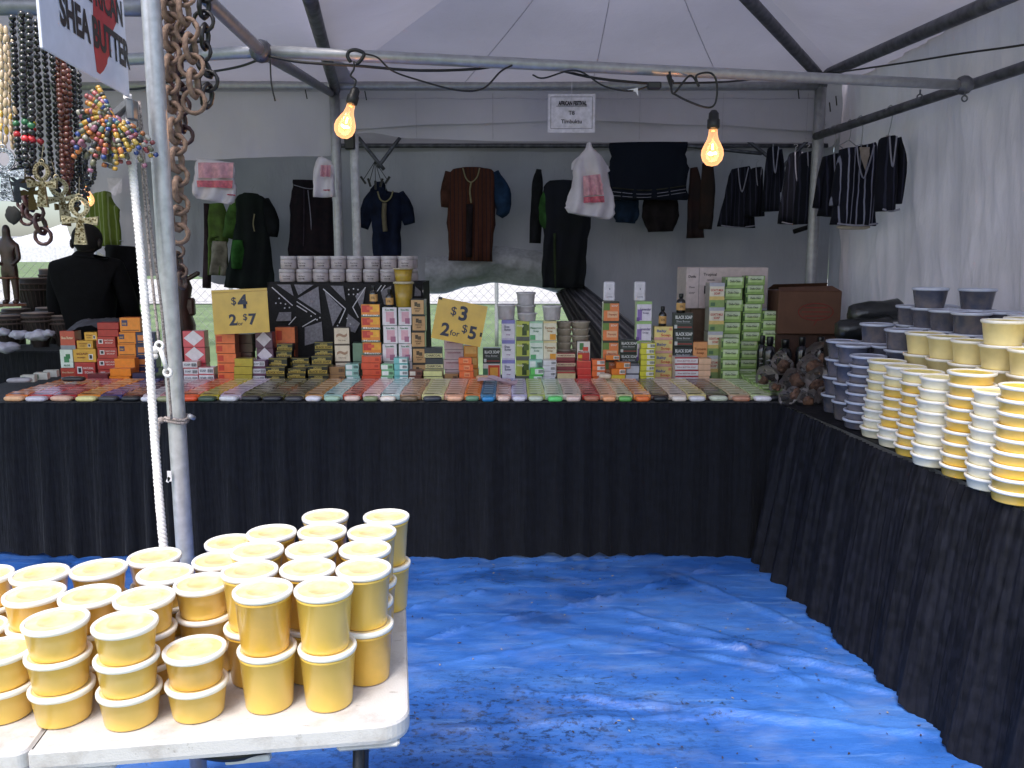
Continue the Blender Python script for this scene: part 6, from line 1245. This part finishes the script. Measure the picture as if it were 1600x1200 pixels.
# neighbour counter at the left with white cloth bags
t = thing('counter', 'black cloth covered counter at the far left beyond the soaps', 'counter', (-3.6, 5.0, 0)); b = bmesh.new(); bx(b, 0, 0, .5, 1.3, .45, 1.0, bev=.01); ob('cloth', b, CLOTHB, t)
t.location = (PY(45, 560, 5.35).x-.28, 5.55, 0)
for i, (px, py, wp_) in enumerate(((4, 519, 24), (30, 523, 28), (60, 524, 34), (10, 543, 34), (75, 521, 22))):
    q = PY(px, py, 5.28 if i != 3 else 5.2); b = lump(wp_/2/F*5.3, i, 3, .25)
    for v in b.verts: v.co.z *= .5
    tag(ob('white_bundle', b, mat('b4b2c0', .7, bump=.5, bscale=30, rnd=0), None, True, q), f"crumpled white bundle, {['leftmost on the ledge', 'second on the ledge', 'widest on the ledge', 'lower at the picture edge', 'last before the seller'][i]}", 'bundle')
# big dark objects behind the post: wooden totem with white paper
t = thing('carved_post', 'tall dark carved wooden figure behind the steel post', 'statue', (PY(277, 560, 5.5).x, 5.6, TZ*0)); b = bmesh.new(); zt = pz(277, 405, 5.6)
lathe(b, [(.09, 0), (.08, zt*.5), (.075, zt*.62), (.095, zt*.72), (.06, zt*.8), (.085, zt*.88), (.05, zt*.95), (.03, zt)], 18); ob('shaft', b, WD, t, True)
b = bmesh.new(); bx(b, .07, 0, zt*.80, .06, .05, .12, bev=.012); bx(b, .10, 0, zt*.93, .10, .03, .03, bev=.01, rot=Matrix.Rotation(-.5, 4, 'Y')); ob('arm', b, WD, t)
for i, (px, py, w2, h2, c) in enumerate(((278, 480, .12, .42, '1f1614'), (300, 470, .06, .3, '141416'))):
    pass
# ------------------------------------------------------------------ bead strands (hung from the front pipe at left)
YJ = 2.12
def beadmesh(r, m_, el=1.0):
    b = bmesh.new(); bmesh.ops.create_uvsphere(b, u_segments=12, v_segments=8, radius=r)
    for v in b.verts: v.co.z *= el
    return mesh('bead', b, m_, True)
BM = {}
def bd_(c, rpx, el=1.0):
    k = (c, rpx, el)
    if k not in BM: BM[k] = beadmesh(rpx/F*YJ, mat(c, .22, coat=.6, vary=.1, rnd=.1), el)
    return BM[k]
def strand(label, x1, x2, yt, yb, rpx, col, Y=YJ, spec=None, el=1.0, drift=0, cat='necklace', gp='bead necklaces hanging at the top left'):
    org = PY((x1+x2)/2, yt, Y); t = thing('bead_necklace', label, cat, org, group=gp); pts = []
    r = rpx/F*Y; wv = random.uniform(0, 6)
    L1 = [PY(x1+drift*v/12+.8*math.sin(v*.9+wv), yt+(yb-yt)*v/12, Y+.02*math.sin(v)) for v in range(12)]
    R1 = [PY(x2+drift*v/12+.8*math.sin(v*1.1+wv), yt+(yb-yt)*v/12, Y-.01*math.sin(v)) for v in range(11, -1, -1)]
    pth_ = smooth_path(L1+[PY((x1+x2)/2+drift, yb+rpx*2, Y)]+R1, 8); acc = 0; last = None; step = 2*r*el*.98; i = 0; nb = 0
    for a_, c_ in zip(pth_, pth_[1:]):
        d = (c_-a_).length; 
        while acc < d:
            q = a_.lerp(c_, acc/d); cc = col; v = (proj(q)[1])
            if spec:
                for (ya, yb_, c2) in spec:
                    if ya <= v < yb_: cc = c2
            o = link('bead', bd_(cc, rpx, el), t, q-org, (random.gauss(0, .12), random.gauss(0, .12), 0)); acc += step; nb += 1
        acc -= d
    b = bmesh.new(); tube(b, [q-org for q in pth_], .0012, 4); ob('string', b, BLACKP, t)
    return t
BKb = '15161a'; BRb = '5a2a20'
strand('pale cylinder bead necklace with dark knots at the far left edge', 2, 9, 45, 228, 3.2, 'c4ac8c', 2.05, [(176, 182, 'c8a040'), (200, 206, 'c8a040')], 2.2)
strand('pale cylinder bead necklace second from the left edge', 13, 20, 60, 225, 3.0, 'b89f80', 2.12, [(180, 186, 'c8a040'), (206, 210, '3a2c20')], 2.2, 4)
strand('long black bead necklace with one bright red bead, leftmost black one', 20, 33, 28, 255, 5.2, BKb, 2.10, [(186, 196, '2f6e48'), (207, 218, 'c82832')], drift=8)
strand('long black bead necklace with green and red beads in the middle', 34, 45, 22, 262, 5.2, '1b1c20', 2.06, [(188, 199, '2f6e48'), (209, 221, 'd02c36')], drift=6)
strand('long black bead necklace with yellow and red beads', 44, 56, 30, 268, 5.0, BKb, 2.14, [(190, 199, 'd8c038'), (201, 210, 'c22c34'), (213, 221, 'a82834')], drift=10)
strand('plain black bead necklace hanging under the sign corner', 70, 82, 80, 298, 4.8, BKb, 2.16, drift=12)
strand('glossy dark brown bead necklace under the sign', 91, 99, 90, 282, 4.8, BRb, 2.13, drift=9)
strand('redder brown bead necklace beside the dark brown one', 97, 107, 110, 300, 4.4, '6e3628', 2.18, drift=6)
strand('black bead necklace right of the brown ones', 104, 113, 100, 318, 4.4, BKb, 2.2, drift=12)
strand('rightmost black bead necklace behind the coloured bead bunch', 114, 122, 110, 305, 4.2, '1c1d22', 2.24, drift=16)
strand('short black bead loop right below the coloured bead bunch', 133, 147, 236, 282, 3.8, BKb, 2.2)
# coloured trade bead bunch
TBc = ['c09438', 'b8703c', '2c4488', 'a8a49c', '5a7468', '9c4c50', '6c6a56', 'b89c48', '2c2c30', '946078', '6c6a5c']
TBN = ['mustard', 'orange', 'blue', 'white', 'teal', 'red', 'olive', 'yellow', 'black', 'pink', 'drab']
tbm = [mat(c, .35, coat=.4, vary=.3, scale=150, rnd=0) for c in TBc]
hub = PY(176, 186, 2.12); n_s = 46
for i in range(n_s):
    fr_ = i/n_s; a_ = R(150)+R(205)*fr_ if i % 2 else R(110)+R(170)*fr_
    l_ = random.uniform(46, 70); k = l_/F*2.12; b = bmesh.new(); yy = random.uniform(-.03, .05); p0 = Vector((0, yy*.3, random.uniform(-.01, .01)))
    dv = Vector((math.cos(a_), 0, math.sin(a_)*.95)); sag = random.uniform(.02, .045)*(.4+.6*abs(math.cos(a_))); used_ = globals().setdefault('USED', set()); ck = round(((90-math.degrees(a_)) % 360)/30) % 12 or 12
    while True:
        tip_, rt_ = random.randrange(11), random.randrange(11)
        if (tip_, rt_) not in used_: used_.add((tip_, rt_)); break
    nb = 8; 
    for j in range(nb):
        v = (j+.7)/nb; q = p0+dv*k*v+Vector((0, yy*v, -sag*v*v)); long_ = (j*7+i*3) % 3 == 0; rr = .0066; hl = .0085 if long_ else .0050
        m_ = rt_ if j == 0 else tip_ if j == nb-1 else random.randrange(len(TBc)); mr_ = rt_; M_ = Matrix.Translation(q) @ Vector((0, 0, 1)).rotation_difference((dv+Vector((0, 0, -sag*20*v))).normalized()).to_matrix().to_4x4()
        ov = set(b.verts); lathe(b, [(rr*.55, -hl), (rr, -hl*.6), (rr, hl*.6), (rr*.55, hl)], 8, m_); bmesh.ops.transform(b, matrix=M_, verts=[v for v in b.verts if v not in ov])
    o = ob('bead_strand', b, tbm, None, True, hub); tag(o, f"trade bead strand with {TBN[m_]} tip and {TBN[mr_]} root, near {round(((90-math.degrees(a_)) % 360)/30) % 12 or 12} o'clock in the fanned bunch", 'bead strand', 'fanned trade bead bunch')
# ankh pendants
def ankh(px, y0, y1, Y, m_, label, rot=(0, 0, 0), th=.006, dark=None):
    hh = (y1-y0)/F*Y; q = PY(px, (y0+y1)/2, Y); t = thing('ankh_pendant', label, 'pendant', q, rot, group='ankh pendants'); k = hh
    b = bmesh.new(); n_ = 28; R0 = []; R1 = []
    for i in range(n_+1):
        a_ = -PI/2+2*PI*i/n_; rx = .16*k*(1-.25*(math.sin(a_) < 0)*abs(math.sin(a_))**2); cz = .27*k; rz = .20*k
        R0.append((rx*math.cos(a_)*1.25, cz+rz*math.sin(a_)*1.08)); R1.append((rx*math.cos(a_)*.68, cz+.01*k+rz*math.sin(a_)*.68))
    for s_ in (-1, 1):
        A_ = [b.verts.new((x, s_*th/2, z)) for x, z in R0[:-1]]; B_ = [b.verts.new((x, s_*th/2, z)) for x, z in R1[:-1]]
        for i in range(n_): b.faces.new((A_[i], A_[(i+1) % n_], B_[(i+1) % n_], B_[i]))
        if s_ == -1: A0, B0 = A_, B_
    for P_, Q_ in ((A0, A_), (B0, B_)):
        for i in range(n_): b.faces.new((P_[i], P_[(i+1) % n_], Q_[(i+1) % n_], Q_[i]))
    def prism(P_):
        a2 = [b.verts.new((x*k, -th/2-.0006, z*k)) for x, z in P_]; c2 = [b.verts.new((x*k, th/2+.0006, z*k)) for x, z in P_]; b.faces.new(a2); b.faces.new(c2[::-1])
        for i in range(len(P_)): b.faces.new((a2[i], c2[i], c2[(i+1) % len(P_)], a2[(i+1) % len(P_)]))
    prism([(-.05, .06), (.05, .06), (.13, -.5), (-.13, -.5)]); prism([(-.03, .05), (-.03, -.04), (-.34, -.09), (-.36, .10)]); prism([(.03, .05), (.03, -.04), (.34, -.09), (.36, .10)])
    ob('cross', b, m_, t); b = bmesh.new()
    for i in range(34):
        v = random.random(); xx = (random.random()-.5)*(.10+.12*v)*k; bx(b, xx, -th/2-.001, (.02-.48*v)*k, .005*random.uniform(.4, 1.3), .0012, .003, rot=Matrix.Rotation(random.random()*3, 4, 'Y'))
    for i in range(18):
        a_ = 2*PI*i/18; bx(b, .165*k*math.cos(a_), -th/2-.0004, .27*k+.175*k*math.sin(a_), .004, .0012, .0025, rot=Matrix.Rotation(a_, 4, 'Y'))
    for s_ in (-1, 1):
        for i in range(6): bx(b, s_*(.08+.045*i)*k, -th/2-.001, random.uniform(-.04, .05)*k, .003, .0012, .004)
    ob('engraving', b, dark or m_, t); b = bmesh.new(); tube(b, [(.012*math.cos(j*PI/6)*.5, 0, .49*k+.006*math.sin(j*PI/6)) for j in range(13)], .0015, 6, cap=False); tube(b, [(0, 0, .5*k), (0, .01, .9*k)], .001, 4); ob('loop', b, m_, t)
BRS = mat('a0957a', .28, metal=.95, vary=.25, scale=90, bump=.5, bscale=400, rnd=.05); BRD = mat('5a4c30', .4, metal=.8, rnd=0); SLV = mat('a4a8b0', .25, metal=.95, vary=.25, scale=90, bump=.5, bscale=400, rnd=0); SLD = mat('50545c', .4, metal=.8, rnd=0)
ankh(8, 232, 312, 2.0, SLV, 'large silver ankh pendant at the left edge', (0, 0, R(8)), dark=SLD)
ankh(66, 254, 322, 2.05, BRS, 'large brass ankh pendant facing forward in the middle', (0, R(3), R(-6)), dark=BRD)
ankh(96, 278, 345, 2.1, BRS, 'brass ankh pendant turned aside, behind the large brass one', (0, R(-8), R(40)), dark=BRD)
ankh(125, 308, 381, 2.05, BRS, 'lowest brass ankh pendant before the seller', (0, R(2), R(12)), dark=BRD)
ankh(48, 276, 327, 2.15, BRD, 'dark bronze ankh pendant behind the large brass one', (0, R(-4), R(30)), dark=BRD)
ankh(104, 300, 352, 2.15, BRD, 'dark bronze ankh pendant edge-on between brass ones', (0, R(5), R(62)), dark=BRD)
ankh(26, 262, 315, 2.12, SLD, 'dull silver pendant behind the large silver ankh', (0, R(6), R(50)), dark=SLD)
b = lump(.019, 3, 3, .12)
for v in b.verts: v.co.y *= .4; v.co.z *= 1.2
tag(ob('black_pouch', b, mat('101012', .8, rnd=0), None, True, PY(20, 336, 2.1)), 'small black pouch pendant hanging at the lower left', 'pendant')
# carved wooden chains
def ring(b, c_, rx, rz, r, ang, tilt, seg=22, sg2=8, mi=0):
    pts = []; M_ = Matrix.Rotation(tilt, 3, 'Y') @ Matrix.Rotation(ang, 3, 'Z')
    for i in range(seg+1):
        a_ = 2*PI*i/seg; pts.append(Vector(c_)+M_ @ Vector((rx*math.cos(a_), 0, rz*math.sin(a_))))
    tube(b, pts, [r*(1+.12*math.sin(i*2.3)) for i in range(seg+1)], sg2, mi, cap=False)
def chain(label, pts, Y, m_, rr=.030, tr=.0065, spec=None):
    org = PY(pts[0][0], pts[0][1], Y); t = thing('wooden_chain', label, 'wooden chain', org, group='carved wooden chains')
    P_ = smooth_path([PY(x, y, Y)-org for x, y in pts], 12); L_ = [0]
    for a_, c_ in zip(P_, P_[1:]): L_.append(L_[-1]+(c_-a_).length)
    s_ = 0; k = 0
    while s_ < L_[-1]:
        i = max(j for j in range(len(L_)) if L_[j] <= s_); q = P_[i]; dv = (P_[min(i+1, len(P_)-1)]-P_[max(i-1, 0)]).normalized(); tl = math.atan2(-dv.x, -dv.z)
        b = bmesh.new(); long_ = k % 2
        ring(b, (0, 0, 0), rr*(.72 if long_ else 1), rr*(1.15 if long_ else .98), tr*(1.25 if long_ else 1), R(78)+random.gauss(0, .15) if long_ else random.gauss(.15, .25), tl)
        ob('link', b, m_, t, True, q); s_ += rr*1.52; k += 1
LWD = mat('6e574c', .7, vary=.3, scale=60, c2='957a6a', bump=.5, bscale=150, rnd=.12); DWD = mat('1a1518', .45, coat=.3, vary=.3, rnd=.1); RWD = mat('3c1c20', .45, coat=.2, vary=.3, rnd=.1); GWD = mat('584640', .6, vary=.3, scale=40, rnd=.1)
chain('light brown carved chain with open rings, right of the steel post', [(285, -10), (289, 30), (297, 70), (299, 100), (303, 140), (303, 172)], 2.36, LWD, .031, .0062)
chain('black carved chain hanging rightmost behind the light ring chain', [(320, -14), (318, 30), (320, 60), (312, 90), (325, 120), (322, 165)], 2.48, DWD, .028, .0058)
chain('long light brown carved chain hugging the steel post', [(262, -10), (266, 60), (264, 130), (272, 205), (276, 250), (278, 300), (278, 345), (280, 385)], 2.42, LWD, .027, .0072)
chain('dark red carved chain behind the long light brown one', [(272, -10), (276, 50), (280, 110), (283, 170), (288, 225)], 2.5, RWD, .026, .006)
chain('thin grey brown chain end hanging below the long chain', [(276, 392), (280, 420), (284, 440)], 2.5, GWD, .020, .005)
chain('dark red carved chain hanging below the pendants at left', [(38, 296), (46, 318), (60, 342), (66, 362), (70, 384)], 2.18, RWD, .021, .0048)
chain('small dark red chain loop beside the black pouch', [(36, 318), (40, 335), (43, 348)], 2.2, RWD, .014, .004)
